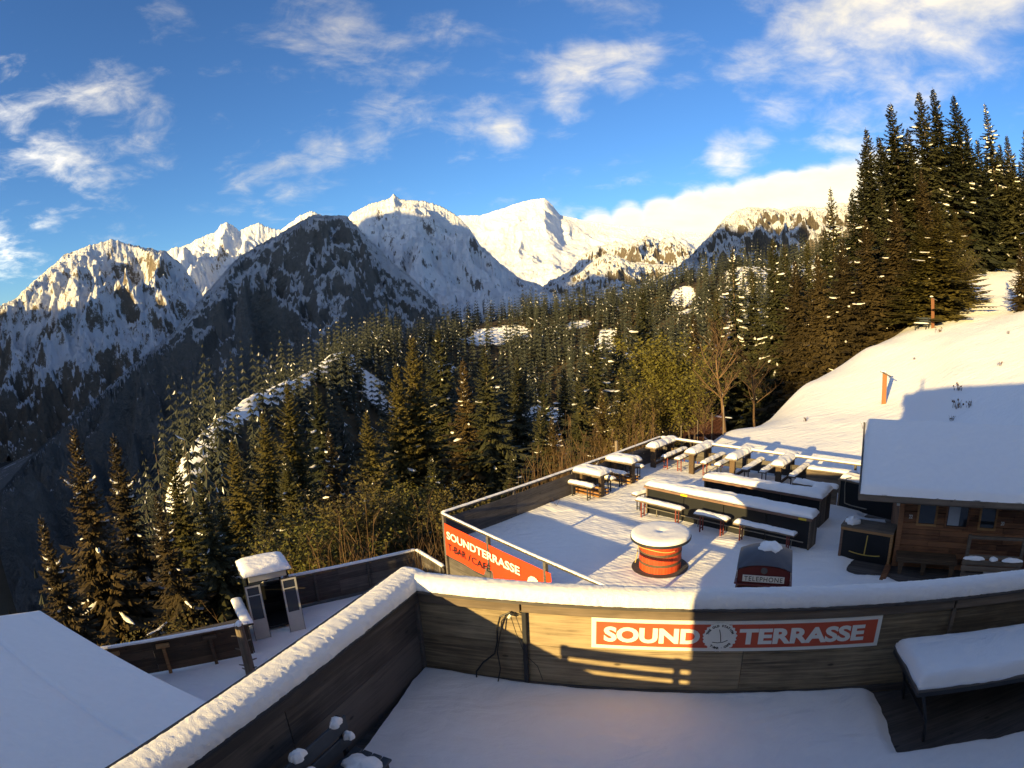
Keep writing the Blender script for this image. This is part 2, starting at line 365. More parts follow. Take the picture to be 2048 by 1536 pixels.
def fit_text(me, w, h):
    co = np.empty(len(me.vertices) * 3, np.float32); me.vertices.foreach_get('co', co); co = co.reshape(-1, 3)
    lo = co.min(0); hi = co.max(0); c = (lo + hi) / 2; co[:, 0] = (co[:, 0] - c[0]) * w / (hi[0] - lo[0]); co[:, 1] = (co[:, 1] - c[1]) * h / (hi[1] - lo[1])
    me.vertices.foreach_set('co', co.ravel()); me.update(); return me
UPR = (R(90), 0, 0)                       # stands a flat x/y shape up in the x/z plane, facing -y
# frames: the terrace (local x = to the right along the front, y = away from the house) and the upper deck
TA = R(45.8); TO = Vector((-2.07, 15.79, 0)); TU = Vector((math.sin(TA), math.cos(TA), 0)); TV = Vector((math.cos(TA), -math.sin(TA), 0)); TROT = -TA
def T(t, s, z=0.0): return TO + TV * t + TU * s + Vector((0, 0, z))
DO = Vector((-1.30, 6.65, 2.16)); DA = R(15.1); DROT = -DA
DX = Vector((math.cos(DA), -math.sin(DA), 0)); DY = Vector((math.sin(DA), math.cos(DA), 0))
def D(x, y, z=0.0): return DO + DX * x + DY * y + Vector((0, 0, z))
def polar(az, d): return d * math.sin(R(az)), d * math.cos(R(az))
# ------------------------------------------------------------------ terrain round the house (heights over the terrace floor)
COLS = {
 -180: [(0, 2), (30, 4), (80, 10), (200, 30), (600, 60), (1600, 90)],
 -120: [(0, 0), (12, -1), (40, -6), (100, -20), (300, -40), (900, -80), (1600, -120)],
 -75: [(0, -2), (10, -4), (25, -13), (60, -34), (150, -80), (400, -190), (1600, -420)],
 -55: [(0, -2), (10, -4), (22, -12), (60, -37), (140, -80), (300, -180), (700, -360), (1600, -480)],
 -44: [(0, -2), (12, -4.2), (20, -9), (32, -18), (60, -37), (130, -78), (300, -190), (700, -370), (1600, -480)],
 -37: [(0, -2), (14, -4), (20, -8), (36, -19), (60, -33), (85, -40), (125, -34), (150, -50), (200, -100), (500, -300), (1600, -480)],
 -31: [(0, -2), (14, -4), (20, -6.5), (40, -20), (60, -31), (85, -37), (135, -22), (150, -20), (160, -21), (185, -42), (400, -230), (1600, -470)],
 -34: [(0, -2), (14, -4), (20, -7), (38, -19.5), (60, -32), (85, -38), (125, -27), (137, -25), (150, -27), (175, -48), (450, -265), (1600, -475)],
 -28.5: [(0, -2), (14, -4), (20, -6), (40, -19), (60, -30), (92, -41), (152, -18), (168, -17), (180, -19), (205, -42), (460, -250), (1600, -465)],
 -25.5: [(0, -2), (14, -3.8), (20, -5.2), (40, -18), (60, -29.5), (100, -45), (178, -17), (195, -15), (208, -17), (235, -40), (520, -255), (1600, -460)],
 -19.5: [(0, -2), (14, -3.6), (20, -4.3), (26, -8.5), (40, -16.5), (60, -28.5), (125, -55), (245, -12), (265, -10), (280, -12), (310, -38), (650, -250), (1600, -445)],
 -22: [(0, -2), (14, -3.6), (20, -4.5), (26, -9), (40, -17), (60, -29), (110, -48), (210, -15), (230, -13), (242, -14), (270, -38), (600, -260), (1600, -450)],
 -17: [(0, -2), (14, -3.6), (20, -4.2), (26, -8), (40, -16), (60, -28), (140, -58), (280, -8), (300, -6), (315, -8), (350, -36), (700, -240), (1600, -440)],
 -12: [(0, -1.5), (14, -3.5), (20, -4), (28, -8.5), (40, -15), (60, -27), (150, -64), (345, -5), (370, -3), (390, -5), (430, -33), (800, -200), (1600, -420)],
 -6: [(0, -1), (14, -3), (20, -4), (28, -8), (50, -20), (80, -34), (165, -72), (425, -2), (490, -30), (900, -170), (1600, -400)],
 2: [(0, -1), (14, -1), (19, -2.2), (26, -6), (40, -13), (60, -23), (100, -42), (170, -74), (450, 5), (520, -20), (900, -150), (1600, -380)],
 10: [(0, -1), (20, -1), (25, -1.6), (30, -4), (40, -9), (60, -20), (100, -39), (170, -68), (460, 8), (540, -15), (900, -140), (1600, -360)],
 16: [(0, -1), (22, -.8), (27.5, -.4), (33, -3), (45, -9), (70, -22), (110, -38), (175, -58), (460, 18), (560, 0), (900, -120), (1600, -340)],
 20.7: [(0, -1), (22, -.6), (26.5, .1), (31, .2), (36, -2), (48, -9), (75, -22), (120, -38), (180, -50), (460, 28), (600, 10), (1600, -320)],
 28: [(0, -1), (20, -.5), (24, .3), (32, .7), (40, 1.25), (45, .3), (55, -4), (80, -14), (130, -30), (190, -40), (460, 38), (700, 20), (1600, -280)],
 34: [(0, -1), (18, -.5), (22, .2), (33, 1.15), (46, 3.4), (52, 2.6), (65, -1), (90, -8), (150, -20), (460, 45), (1600, -200)],
 39: [(0, -1), (17, -.4), (22, .4), (33, 1.6), (48, 4.55), (56, 5.2), (70, 5), (100, 2), (160, 4), (460, 60), (1600, 0)],
 43: [(0, -1), (16, -.4), (22, .8), (32, 2.6), (48, 5.3), (85, 12), (105, 13), (160, 15), (460, 80), (1600, 100)],
 49: [(0, -1), (16, -.4), (22, 1.0), (32, 3.0), (50, 6.3), (92, 13), (110, 15), (160, 22), (460, 90), (1600, 150)],
 58: [(0, -1), (14, -.3), (20, 1.0), (30, 3.2), (50, 8), (90, 16), (160, 32), (460, 110), (1600, 250)],
 80: [(0, -1), (10, 0), (30, 5), (80, 20), (200, 55), (500, 120), (1600, 250)],
 120: [(0, 0), (20, 4), (80, 20), (300, 60), (1600, 150)],
 180: [(0, 2), (30, 4), (80, 10), (200, 30), (600, 60), (1600, 90)]}
_az = np.array(sorted(COLS)); _dd = np.concatenate([[0.3], np.geomspace(2, 12, 14)[:-1], np.geomspace(12, 60, 120)[:-1], np.geomspace(60, 1600, 110)])
_tab = np.array([np.interp(_dd, *np.array(COLS[a]).T) for a in _az])
_ga = np.concatenate([np.arange(-180, -60, 3), np.arange(-60, 60, .4), np.arange(60, 181, 3)])
def _smooth_az(tab):
    out = np.empty((len(_ga), tab.shape[1]))
    for j in range(tab.shape[1]): out[:, j] = np.interp(_ga, _az, tab[:, j])
    k = np.hanning(11); k /= k.sum()
    pad = np.pad(out, ((5, 5), (0, 0)), 'edge'); out = sum(pad[i:i + len(_ga)] * k[i] for i in range(11))
    k = np.hanning(9); k /= k.sum(); pad = np.pad(out, ((0, 0), (4, 4)), 'edge'); return sum(pad[:, i:i + out.shape[1]] * k[i] for i in range(9))
GZ = _smooth_az(_tab)
GX = np.sin(np.radians(_ga))[:, None] * _dd[None]; GY = np.cos(np.radians(_ga))[:, None] * _dd[None]
_rr = np.broadcast_to(_dd[None], GX.shape)
GZ = GZ + fbm(GX / 7, GY / 7, 4, 3) * np.clip((_rr - 26) / 60, 0, 1) * .9 + fbm(GX / 60, GY / 60, 4, 5) * np.clip((_rr - 90) / 200, 0, 1) * 9 + fbm(GX / 2.2, GY / 2.2, 3, 8) * .06
# keep the soil under the terrace, the hut and the decks
ts = (GX - TO.x) * TU.x + (GY - TO.y) * TU.y; tt = (GX - TO.x) * TV.x + (GY - TO.y) * TV.y
ins = (ts > -1.6) & (ts < 12.25) & (tt > -.9) & (tt < 17)
GZ = np.where(ins, np.minimum(GZ, -.35), GZ)
GZ = np.where((GY < 9) & (np.hypot(GX, GY) < 12), np.minimum(GZ, -1.2), GZ)
GZ = np.where((GX > -13) & (GX < -1.5) & (GY > 7) & (GY < 20) & ~ins, np.minimum(GZ, -3.2), GZ)
def ground_z(x, y):
    a = math.degrees(math.atan2(x, y)); d = math.hypot(x, y)
    i = min(max(np.searchsorted(_ga, a) - 1, 0), len(_ga) - 2); j = min(max(np.searchsorted(_dd, d) - 1, 0), len(_dd) - 2)
    fa = (a - _ga[i]) / (_ga[i + 1] - _ga[i]); fd = min(max((d - _dd[j]) / (_dd[j + 1] - _dd[j]), 0), 1)
    return float((GZ[i, j] * (1 - fa) + GZ[i + 1, j] * fa) * (1 - fd) + (GZ[i, j + 1] * (1 - fa) + GZ[i + 1, j + 1] * fa) * fd)
t = NT('ground_snow'); v = t.worldpos(); g = t.node('ShaderNodeNewGeometry')
n1 = t.noise(v, .55, 6, .62); n2 = t.noise(v, 7, 4, .6); n3 = t.noise(t.worldpos((.9, 2.6, .9)), 1.1, 5, .6, .4)
sp = t.node('ShaderNodeSeparateXYZ'); t.l.new(g.outputs['Position'], sp.inputs[0])
bare = t.math('ADD', t.math('MULTIPLY', n1, .7), t.math('MULTIPLY', n2, .4))
# more bare earth and old grass on the wooded western bank than on the open meadow
side = t.ramp(t.math('SUBTRACT', sp.outputs[0], t.math('MULTIPLY', sp.outputs[1], .38)), -6, 4, .30, -.12)
far = t.math('ADD', t.ramp(sp.outputs[1], 60, 110, 0, -.45), t.ramp(t.math('ADD', sp.outputs[0], t.math('MULTIPLY', sp.outputs[1], .75)), -60, -20, .5, 0))
soil = t.mix(n2, (.03, .022, .013), (.10, .07, .035))
at = t.node('ShaderNodeAttribute'); at.attribute_name = 'open'
wooded = t.ramp(at.outputs['Fac'], .2, .75, .62, 0)
t.color(t.mix(t.ramp(t.math('ADD', t.math('ADD', t.math('ADD', bare, side), far), wooded), .68, .80), (.89, .88, .86), soil)); t.rough(.8); t.spec(.2)
t.bump(t.math('ADD', n3, t.math('MULTIPLY', n2, .35)), .5, .12)
gm = npmesh('ground', np.stack([GX.ravel(), GY.ravel(), GZ.ravel()], 1), gridfaces(*GX.shape)[:, ::-1], 'ground_snow')
# open snow (meadow, clearings, ski run) against wooded floor
CLEAR = [(-2.2, 388, 17), (0.2, 396, 11), (6.5, 402, 9), (8.5, 350, 12), (9.4, 372, 8), (16.6, 415, 12), (17.1, 385, 8), (4.2, 245, 14), (3.2, 278, 9), (-12.6, 250, 9), (-13.8, 270, 8), (11.5, 330, 9), (-6.5, 330, 7)]
CXY = [(*polar(a_, d_), r_) for a_, d_, r_ in CLEAR]
_A = np.degrees(np.arctan2(GX, GY)); _crd = np.interp(_A, [-37, -31, -22, -17, -12, -6, 2, 20, 34], [125, 150, 230, 300, 370, 425, 450, 460, 460]); _kk = (_rr - _crd) / _crd
opn = np.where(_rr < 85, 1.0, .12)
for x_, y_, r_ in CXY: opn = np.maximum(opn, np.clip(1.5 - np.hypot(GX - x_, GY - y_) / (r_ * (1 + .5 * fbm(GX / 9, GY / 9, 2, 5))), 0, 1))
opn = np.maximum(opn, ((_A > -37) & (_A < -15) & (_kk > -.135) & (_kk < .0)) * 1.0)
opn = np.where((_A > 34) | (_A < -100), 1.0, opn); opn = np.where(_rr > 560, np.minimum(opn, .3), opn)
at_ = gm.attributes.new('open', 'FLOAT', 'POINT'); at_.data.foreach_set('value', opn.ravel().astype(np.float32))
struct(put('ground', gm))
# wide valley sheet reaching the horizon
t = NT('valley_forest'); v = t.worldpos(); n = t.noise(v, .012, 8, .65)
t.color(t.mix(t.ramp(n, .60, .72), (.012, .016, .014), (.30, .32, .35))); t.rough(.9)
va = np.linspace(0, 2 * math.pi, 97); vr = np.array([1450, 2500, 5000, 9000, 16000, 30000.])
VX = np.sin(va)[:, None] * vr; VY = np.cos(va)[:, None] * vr
VZ = np.where((VY < 0) & (VX > -200), 90 + 0 * VX, -520.0) + fbm(VX / 900, VY / 900, 4, 2) * 60
struct(put('valley_floor', npmesh('valley_floor', np.stack([VX.ravel(), VY.ravel(), VZ.ravel()], 1), gridfaces(*VX.shape)[:, ::-1], 'valley_forest')))

# ------------------------------------------------------------------ mountains
def rock_mat(name, rock=(.10, .095, .09), lo=.42, hi=.62, scale=.006, streak=.35, tree_z=None, amt=1.0, seed=0.0):
    t = NT(name); v = t.worldpos(); g = t.node('ShaderNodeNewGeometry')
    mp = t.node('ShaderNodeMapping'); t.l.new(g.outputs['Position'], mp.inputs[0]); mp.inputs['Scale'].default_value = (1, 1, streak); mp.inputs['Location'].default_value = (seed, seed * 2, 0)
    n1 = t.noise(mp.outputs[0], scale, 9, .68, .7); n2 = t.noise(mp.outputs[0], scale * 7, 6, .7, .3)
    sp = t.node('ShaderNodeSeparateXYZ'); t.l.new(g.outputs['Normal'], sp.inputs[0])
    n3 = t.noise(mp.outputs[0], scale * 22, 5, .75, .2)
    f = t.math('ADD', t.math('ADD', t.math('MULTIPLY', n1, .52), t.math('ADD', t.math('MULTIPLY', n2, .38), t.math('MULTIPLY', n3, .22))), t.math('MULTIPLY', t.math('SUBTRACT', sp.outputs[2], .62), .5))
    if tree_z is not None:
        ps = t.node('ShaderNodeSeparateXYZ'); t.l.new(g.outputs['Position'], ps.inputs[0])
        f = t.math('ADD', f, t.ramp(t.math('ADD', ps.outputs[2], t.math('MULTIPLY', n1, 160)), tree_z - 250, tree_z + 250, -.32, .0))
    fac = t.ramp(f, lo, hi, 0, amt)
    rk = t.mix(n2, tuple(c * .55 for c in rock), tuple(c * 1.5 for c in rock))
    t.color(t.mix(fac, rk, (.86, .88, .92))); t.rough(.85); t.spec(.1)
    t.bump(t.math('ADD', n1, t.math('ADD', t.math('MULTIPLY', n2, .5), t.math('MULTIPLY', n3, .2))), 1.0, 55.0); return t.m
def mountain(name, crest, base_z, run, mat, seed, n=420, m=150, rough=.16, wave=420.0, jag=.012, spurs=(), power=.8, back=.7, label=None):
    """crest: (bearing, elevation angle seen from the house, distance). Ground falls from the crest to base_z over `run` metres."""
    c = np.array(crest, float); a = np.linspace(c[0, 0], c[-1, 0], n)
    el = np.interp(a, c[:, 0], c[:, 1]); Dm = np.interp(a, c[:, 0], c[:, 2])
    ej = jag * 57 * ((ridged(a * 1.1, a * 0 + seed, 3, seed) - .55) * .5 + (ridged(a * 4.5, a * 0 + seed, 4, seed + 3) - .55) * .45)
    zc_ = CAM_Z + Dm * np.tan(np.radians(el)); zj = Dm * np.radians(ej); x0 = Dm * np.sin(np.radians(a)); y0 = Dm * np.cos(np.radians(a))
    nb = m // 4; v = np.concatenate([-np.linspace(1, 0, nb + 1)[:-1], np.linspace(0, 1, m) ** 1.15])
    A, V = np.meshgrid(a, v, indexing='ij'); drop = (zc_ - base_z)[:, None]; Vp = np.clip(V, 0, 1); Vn = np.clip(-V, 0, 1)
    ux, uy = -np.sin(np.radians(A)), -np.cos(np.radians(A)); out = run * Vp - run * back * Vn
    prof = Vp ** power
    sp = 0 * Vp
    for ca, da, amp, wid, v1 in spurs:
        sp = sp + amp * np.clip(1 - np.abs((A - (ca + da * Vp)) / wid), 0, 1) * np.clip(Vp / v1, 0, 1) * (1 - .5 * Vp)
    out = out + sp * run * .6
    X = x0[:, None] + ux * out; Y = y0[:, None] + uy * out
    wx = fbm(X / wave, Y / wave, 4, seed + 40) * .45 * wave; wy = fbm(X / wave + 31, Y / wave + 17, 4, seed + 41) * .45 * wave
    big = ridged((X + wx) / wave, (Y + wy) / wave, 3, seed, .5) - .62
    mid = ridged((X + wx * .6) / (wave * .3), (Y + wy * .6) / (wave * .3), 4, seed + 7, .55) - .6
    fine = ridged(X / (wave * .07), Y / (wave * .07), 4, seed + 15, .6) - .58
    amp = np.percentile(drop, 80) * rough
    zn = amp * (1.5 * big + .75 * mid) * np.clip(Vp * 7, .0, 1) + amp * .09 * fine * np.clip(Vp * 25, .0, 1)
    # keep the traced skyline: nothing on the face may stand higher than the crest line of sight
    z = zc_[:, None] + zj[:, None] * np.exp(-(Vp + Vn) * 16) - drop * prof - Vn ** .8 * drop * back * .9 + zn * np.where(V < 0, .3, 1)
    D_ = np.hypot(X, Y); lim = CAM_Z + D_ * ((zc_[:, None] + zj[:, None] * .5 - CAM_Z) / Dm[:, None]); over = z - lim + 4
    z = np.where((V > 0) & (over > 0), lim - 4 - np.minimum(over, 60) * .35 - np.abs(fine + .1) * amp * .35, z)
    me = npmesh(name, np.stack([X.ravel(), Y.ravel(), z.ravel()], 1), gridfaces(n, len(v)), mat)
    o = struct(put(name, me))
    if label: o['label'] = label
    return o
rock_mat('rock_near', (.21, .205, .19), .455, .525, .010, .8, -60, .9, 3)
rock_mat('rock_west', (.22, .18, .14), .355, .43, .007, .8, -220, 1.0, 40)
rock_mat('rock_high', (.20, .16, .12), .30, .37, .006, .5, None, 1.0, 80)
rock_mat('rock_snowfield', (.17, .15, .14), .35, .42, .006, .5, None, 1.0, 120)
rock_mat('rock_cliff', (.17, .14, .11), .455, .515, .010, .5, -60, 1.0, 160)
def crest(pts, d): return [(a, e, d if not callable(d) else d(a)) for a, e in pts]
mountain('mountain', crest([(-60, 4), (-52, 3.2), (-48.5, 3.6), (-46.9, 3.9), (-44.9, 5.5), (-42.0, 7.4), (-39.6, 8.1), (-37.6, 8.5), (-35.7, 7.9), (-32.4, 7.0), (-30.8, 5.7), (-29.2, 3.3), (-28.0, 0.5), (-25, -4)], 4500),
         -560, 1350, 'rock_west', 11, rough=.46, wave=560, jag=.009, spurs=[(-39.5, -1.5, .22, 3.0, .4), (-44.5, -2, .16, 3, .4)], power=.85, label='leftmost rocky peak with its upper slopes in sunlight')
mountain('mountain', crest([(-38, 5), (-32.9, 6.8), (-31.7, 7.3), (-30.3, 7.5), (-29.5, 7.9), (-27.6, 8.5), (-26.9, 9.3), (-26.4, 9.4), (-25.3, 8.5), (-23.5, 9.2), (-22.8, 8.7), (-21.4, 8.3), (-19.5, 9.6), (-18.3, 9.9), (-16.6, 9.0), (-12, 8)], 6800),
         -300, 2000, 'rock_high', 23, rough=.34, wave=700, jag=.008, label='bright snow peaks behind the dark mountain')
mountain('mountain', crest([(-52, -13), (-47, -9.5), (-43.2, -7.3), (-39.5, -5.1), (-36.4, -3.0), (-32.1, -0.4), (-29.3, 2.4), (-25.3, 6.2), (-21.4, 8.0), (-18.1, 9.7), (-16.6, 9.4), (-15.2, 9.4), (-14.5, 8.7), (-12.9, 6.9), (-11.1, 4.9), (-9.2, 3.2), (-7.0, 0.9), (-5.6, -1.1), (-3, -5)], lambda a: 2500 - 22 * abs(a + 18)),
         -520, 1250, 'rock_near', 37, n=620, m=230, rough=.46, wave=430, jag=.009, spurs=[(-18, 3, .30, 5, .5), (-24, -3, .16, 4, .5), (-13, 1, .12, 2.5, .5)], power=.9, label='big dark craggy mountain in shade')
mountain('mountain', crest([(-20, 7), (-15.2, 8.9), (-14.5, 9.6), (-12.8, 10.3), (-11.0, 10.7), (-10.5, 11.1), (-9.9, 10.6), (-7.5, 10.3), (-6.1, 9.8), (-4.5, 8.8), (-3.3, 7.4), (-2.4, 5.9), (-0.6, 4.1), (1.2, 2.6), (3.1, 1.8), (6, 0)], 4300),
         -150, 1500, 'rock_snowfield', 51, rough=.30, wave=480, jag=.008, spurs=[(-8.8, 1.8, .45, 2.6, .35)], power=.72, label='snow peak with a sunlit summit and a shaded bowl')
mountain('mountain', crest([(-10, 7.5), (-6.1, 8.5), (-4.2, 8.8), (-2.3, 8.7), (-0.4, 9.2), (2.0, 9.9), (3.9, 10.1), (4.6, 9.4), (5.3, 8.4), (7.2, 7.9), (10.0, 7.3), (13.8, 6.9), (17.6, 6.3), (22, 6)], 8500),
         200, 2300, 'rock_high', 66, rough=.12, wave=900, jag=.003, label='distant white snow dome in full sun')
mountain('mountain', crest([(2, .5), (4.1, 2.3), (6.0, 3.1), (7.3, 4.6), (8.5, 5.2), (10.6, 5.7), (11.8, 5.3), (13.3, 6.1), (14.7, 5.7), (15.9, 6.0), (16.8, 5.2), (18.4, 4.6), (21, 4), (26, 4)], 6000),
         -50, 1800, 'rock_cliff', 78, rough=.5, wave=420, jag=.012, label='row of rocky teeth below the cloud bank')
mountain('mountain', crest([(2.5, .8), (5.0, 2.1), (6.9, 2.9), (8.4, 4.0), (9.6, 4.6), (10.6, 4.3), (11.7, 3.7), (13.6, 3.5), (15.5, 3.3), (17.4, 2.8), (20, 2.5)], 4400),
         -60, 1300, 'rock_cliff', 91, rough=.45, wave=300, jag=.006, label='small pyramid peak before the rocky teeth')
mountain('mountain', crest([(13, 1), (15.5, 2.6), (17.5, 4.2), (19.0, 5.6), (21.0, 7.6), (22.5, 8.4), (24.4, 8.5), (26.3, 8.2), (28.2, 8.4), (30.1, 8.3), (33.0, 8.7), (35.8, 8.9), (42.6, 9.2), (50, 9)], 2900),
         -40, 1100, 'rock_cliff', 104, rough=.5, wave=300, jag=.008, spurs=[(22.5, .5, .2, 3, .25), (31, -.5, .16, 3, .3)], power=.62, label='flat topped cliff mountain behind the spruces on the right')
# unseen range behind the webcam, its crest shaped to put chosen slopes in shade
_pu = np.array([-9000, -6200, -5000, -4600, -4150, -3720, -3500, -2600, -2450, -1750, -1250, -600, -430, -310, -270, 0, 1500, 4000.])
_pv = np.array([300, 300, 400, 180, 180, 260, 1100, 1180, 760, 690, 800, 760, 330, 110, -160, -200, -200, -200.])
uu = np.linspace(-9000, 4000, 520); hh = np.interp(uu, _pu, _pv) + 70 * fbm(uu / 220, uu * 0, 6, 9) * (uu < -280)
tl = math.tan(R(SUN_EL)); sx, sy = math.sin(R(SUN_TRAVEL)), math.cos(R(SUN_TRAVEL))
AL0 = -2600.0; offs = np.array([-2600, -1500, -700, -250, 0, 200, 600, 1200, 1850.]); fall = np.array([9000, 900, 420, 150, 0, 110, 330, 650, 9000.])
RX = uu[:, None] * sy + (AL0 + offs)[None] * sx; RY = -uu[:, None] * sx + (AL0 + offs)[None] * sy
RZ = hh[:, None] + CAM_Z - tl * AL0 - fall[None]; RZ = np.maximum(RZ, -600)
struct(put('mountain', npmesh('mountain', np.stack([RX.ravel(), RY.ravel(), RZ.ravel()], 1), gridfaces(*RX.shape), 'rock_near')))['label'] = 'unseen range behind the house, shaped to cast shade'
# ------------------------------------------------------------------ the house that carries the webcam (behind the lens)
h = thing('house', 'tall house with a snowy flat roof behind the upper deck', 'house', (0, -.8, 0), DROT)
MB().box((-3.38, -9, -3), (14, 0, 7.6)).build('wall', 'house_wall', h)
MB().box((-3.48, -9.3, 7.6), (14.2, .25, 8.3)).build('roof', 'beam_wood', h)
put('snow_cap', snow_slab(17, 9.4, .25, step=.5), h, (5.6, -4.5, 8.305))
MB().tube([(-3.0, -1.0, 8.2), (-3.0, -1.0, 9.4)], .08, 10).build('chimney', 'grey_metal', h)
for wx in (1.5, 5, 9):
    w = MB().box((wx, .005, 3.2), (wx + 1.3, .05, 5.0)).build('window', 'white_paint', h); MB().box((wx + .1, .05, 3.3), (wx + 1.2, .06, 4.9)).build('pane', 'glass', w)

# ------------------------------------------------------------------ upper deck
LA = R(22.6); LD = Vector((-math.sin(LA), -math.cos(LA), 0))          # direction of the left parapet, from the corner back to the house
deck = MB()
deck.prism([tuple((DO + LD * 0 + DX * -.02 + DY * .05)[:2]), tuple((D(9.5, .05))[:2]), tuple(D(9.5, -8)[:2]), tuple((DO + LD * 7.2)[:2])][::-1], 1.6, 2.14)
dk = struct(deck.build('upper_deck', 'fence_wood'))
# snow on the deck: swept off under the table and thinner beside the bench
nx, ny = 190, 150
xs = np.linspace(-.02, 9.3, nx); ys = np.linspace(-4.6, -.02, ny); SX, SY = np.meshgrid(xs, ys, indexing='ij')
th = .10 + .03 * fbm(SX * .9, SY * .9, 4, 4) + .012 * fbm(SX * 5, SY * 5, 3, 6)
th += .05 * np.exp(-((SX - .35) / .5) ** 2 - ((SY + .25) / .5) ** 2)                     # drift in the corner
th += .03 * np.clip(1 + SY / .25, 0, 1) ** 2 - .04 * np.clip(1 + SY / .05, 0, 1)
def sst(a, b, x): q = np.clip((x - a) / (b - a), 0, 1); return q * q * (3 - 2 * q)
ed = .06 * fbm(SX * 3, SY * 3, 3, 9)
under = sst(5.5, 5.85, SX + ed) * sst(-1.30, -1.14, SY + ed * .6)
th = th * (1 - under) - .05 * under
lx = SX + 0 * SY; leftlim = SY * math.tan(LA - DA)                                # stay inside the left parapet
keep = lx > leftlim - .02
SXc = np.maximum(SX, leftlim + .03)
pos = np.array(DO)[None, None] + np.array(DX)[None, None] * SXc[..., None] + np.array(DY)[None, None] * SY[..., None]; pos[..., 2] = 2.14 + th
o = put('deck_snow', npmesh('deck_snow', pos.reshape(-1, 3), gridfaces(nx, ny), 'snow_smooth')); struct(o); o['label'] = 'smooth snow lying on the upper deck'

# front parapet: panels, posts, rail, snow
fp = thing('parapet', 'long plywood parapet with thick snow on its rail, carrying the red sign', 'parapet', DO, DROT)
ks = [(0.0, 1.372), (1.375, 3.955), (3.96, 6.572), (6.575, 9.4)]
for i, (a, b) in enumerate(ks):
    for z0, z1 in ((-.12, .642), (.646, 1.19)):
        one_box((0, 0, 0), (b - a, .03, z1 - z0), .003).build('panel', 'plywood' if i < 2 else 'plywood', fp, (a, .0 if i != 1 else .004, z0))
one_box((0, 0, 0), (1.37, .06, .13), .006).build('beam', 'beam_wood', fp, (-.04, -.06, 1.13)); one_box((0, 0, 0), (5.2, .06, .13), .006).build('beam', 'beam_wood', fp, (1.35, -.055, 1.13)); one_box((0, 0, 0), (2.9, .06, .13), .006).build('beam', 'beam_wood', fp, (6.57, -.06, 1.13))
one_box((-.1, -.1, 0), (9.5, .16, .035), .004).build('rail', 'fence_wood', fp, (0, 0, 1.262))
MB().box((0, 0, 0), (.055, .045, 1.16), None, .006).build('post', 'dark_steel', fp, (1.345, -.05, 0))
MB().box((0, 0, 0), (.055, .045, 1.13), None, .006).build('post', 'beam_wood', fp, (6.545, -.05, 0))
one_box((0, 0, 0), (9.3, .02, .10), .004).build('skirting', 'fence_wood', fp, (.05, -.022, .0))
put('snow_cap', snow_rail([(-.32, .075, 1.297), (9.5, .075, 1.297)], .31, .16, 5, 'snow_grainy', .018, 30, .008, .02), fp)
one_box((-.06, -.07, -.1), (.03, .03, 1.26), .006).build('corner_post', 'fence_wood', fp)
# side parapet running back to the house on the left
LROT = math.atan2(LD.y, LD.x)
sp_ = thing('parapet', 'dark side parapet with a snow covered rail running down to the lower left', 'parapet', DO, LROT)
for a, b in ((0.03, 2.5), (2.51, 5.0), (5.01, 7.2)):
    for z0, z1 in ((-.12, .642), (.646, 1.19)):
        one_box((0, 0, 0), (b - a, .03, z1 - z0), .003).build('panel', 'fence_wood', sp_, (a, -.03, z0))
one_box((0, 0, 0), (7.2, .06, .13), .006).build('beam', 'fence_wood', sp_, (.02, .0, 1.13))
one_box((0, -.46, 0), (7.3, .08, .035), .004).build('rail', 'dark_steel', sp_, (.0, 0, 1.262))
one_box((-.1, -.52, -.10), (7.3, -.465, .034), .003).build('edge_flashing', 'dark_steel', sp_, (0, 0, 1.262))
put('snow_cap', snow_rail([(-.30, -.15, 1.297), (7.2, -.15, 1.297)], .42, .18, 25, 'snow_grainy', .018, 30, .008, .02), sp_)

# the big sign
sg = thing('sign', 'red SOUND TERRASSE sign with round emblem on the near parapet', 'sign', D(2.17, -.012, 0), DROT)
SW, SH = 3.435, .415
MB().box((0, -.014, 0), (SW, 0, SH)).build('border', 'sign_white', sg, (0, -.004, .70))
MB().box((0, -.006, 0), (SW - .11, 0, SH - .10)).build('board', 'sign_red', sg, (.055, -.0185, .75))
def letters(root, body, w, hgt, x, z, y, mat, bold=.012, ital=0.0):
    me = fit_text(text_mesh(body, 1, bold, .002, mat), w, hgt)
    return put('lettering', me, root, (x, y, z), UPR)
letters(sg, 'SOUND', 1.11, .21, .70, .905, -.027, 'sign_white', .045)
letters(sg, 'TERRASSE', 1.52, .215, 2.47, .905, -.027, 'sign_white', .04)
def emblem(root, x, z, y, r, parts=True):
    pts = []
    for k in range(96):
        a = 2 * math.pi * k / 96; rr = r * (1 + .035 * (1 if math.sin(a * 24) > 0 else -1)); pts.append((rr * math.cos(a), rr * math.sin(a)))
    e = MB().prism(pts, 0, .004).build('emblem', 'sign_white', root, (x, y, z), UPR)
    m = MB()
    m.tube([(-.06 * r, .52 * r, .006), (.03 * r, .15 * r, .006), (.08 * r, -.32 * r, .006)], .022 * r / .2 * .2, 6)
    m.tube([(-.42 * r, -.36 * r, .006), (-.1 * r, -.40 * r, .006), (.2 * r, -.36 * r, .006), (.48 * r, -.22 * r, .006)], .02 * r, 6)
    m.build('anchor_bar', 'black_print', e)
    if parts:
        def arc(body, a0, a1, rr, flip):
            n = len(body)
            for i, ch in enumerate(body):
                if ch == ' ': continue
                a = R(a0 + (a1 - a0) * i / (n - 1)); me = text_mesh(ch, .19 * r, .002, .001, 'black_print')
                put('letter', me, e, (rr * r * math.cos(a), rr * r * math.sin(a), .006), (0, 0, a - math.pi / 2 + (math.pi if flip else 0)))
        arc('THE OLD STATION', 162, 22, .78, False); arc('T-BAR · CAFE', 232, 322, .78, True)
    return e
emblem(sg, 1.485, .905, -.028, .195)

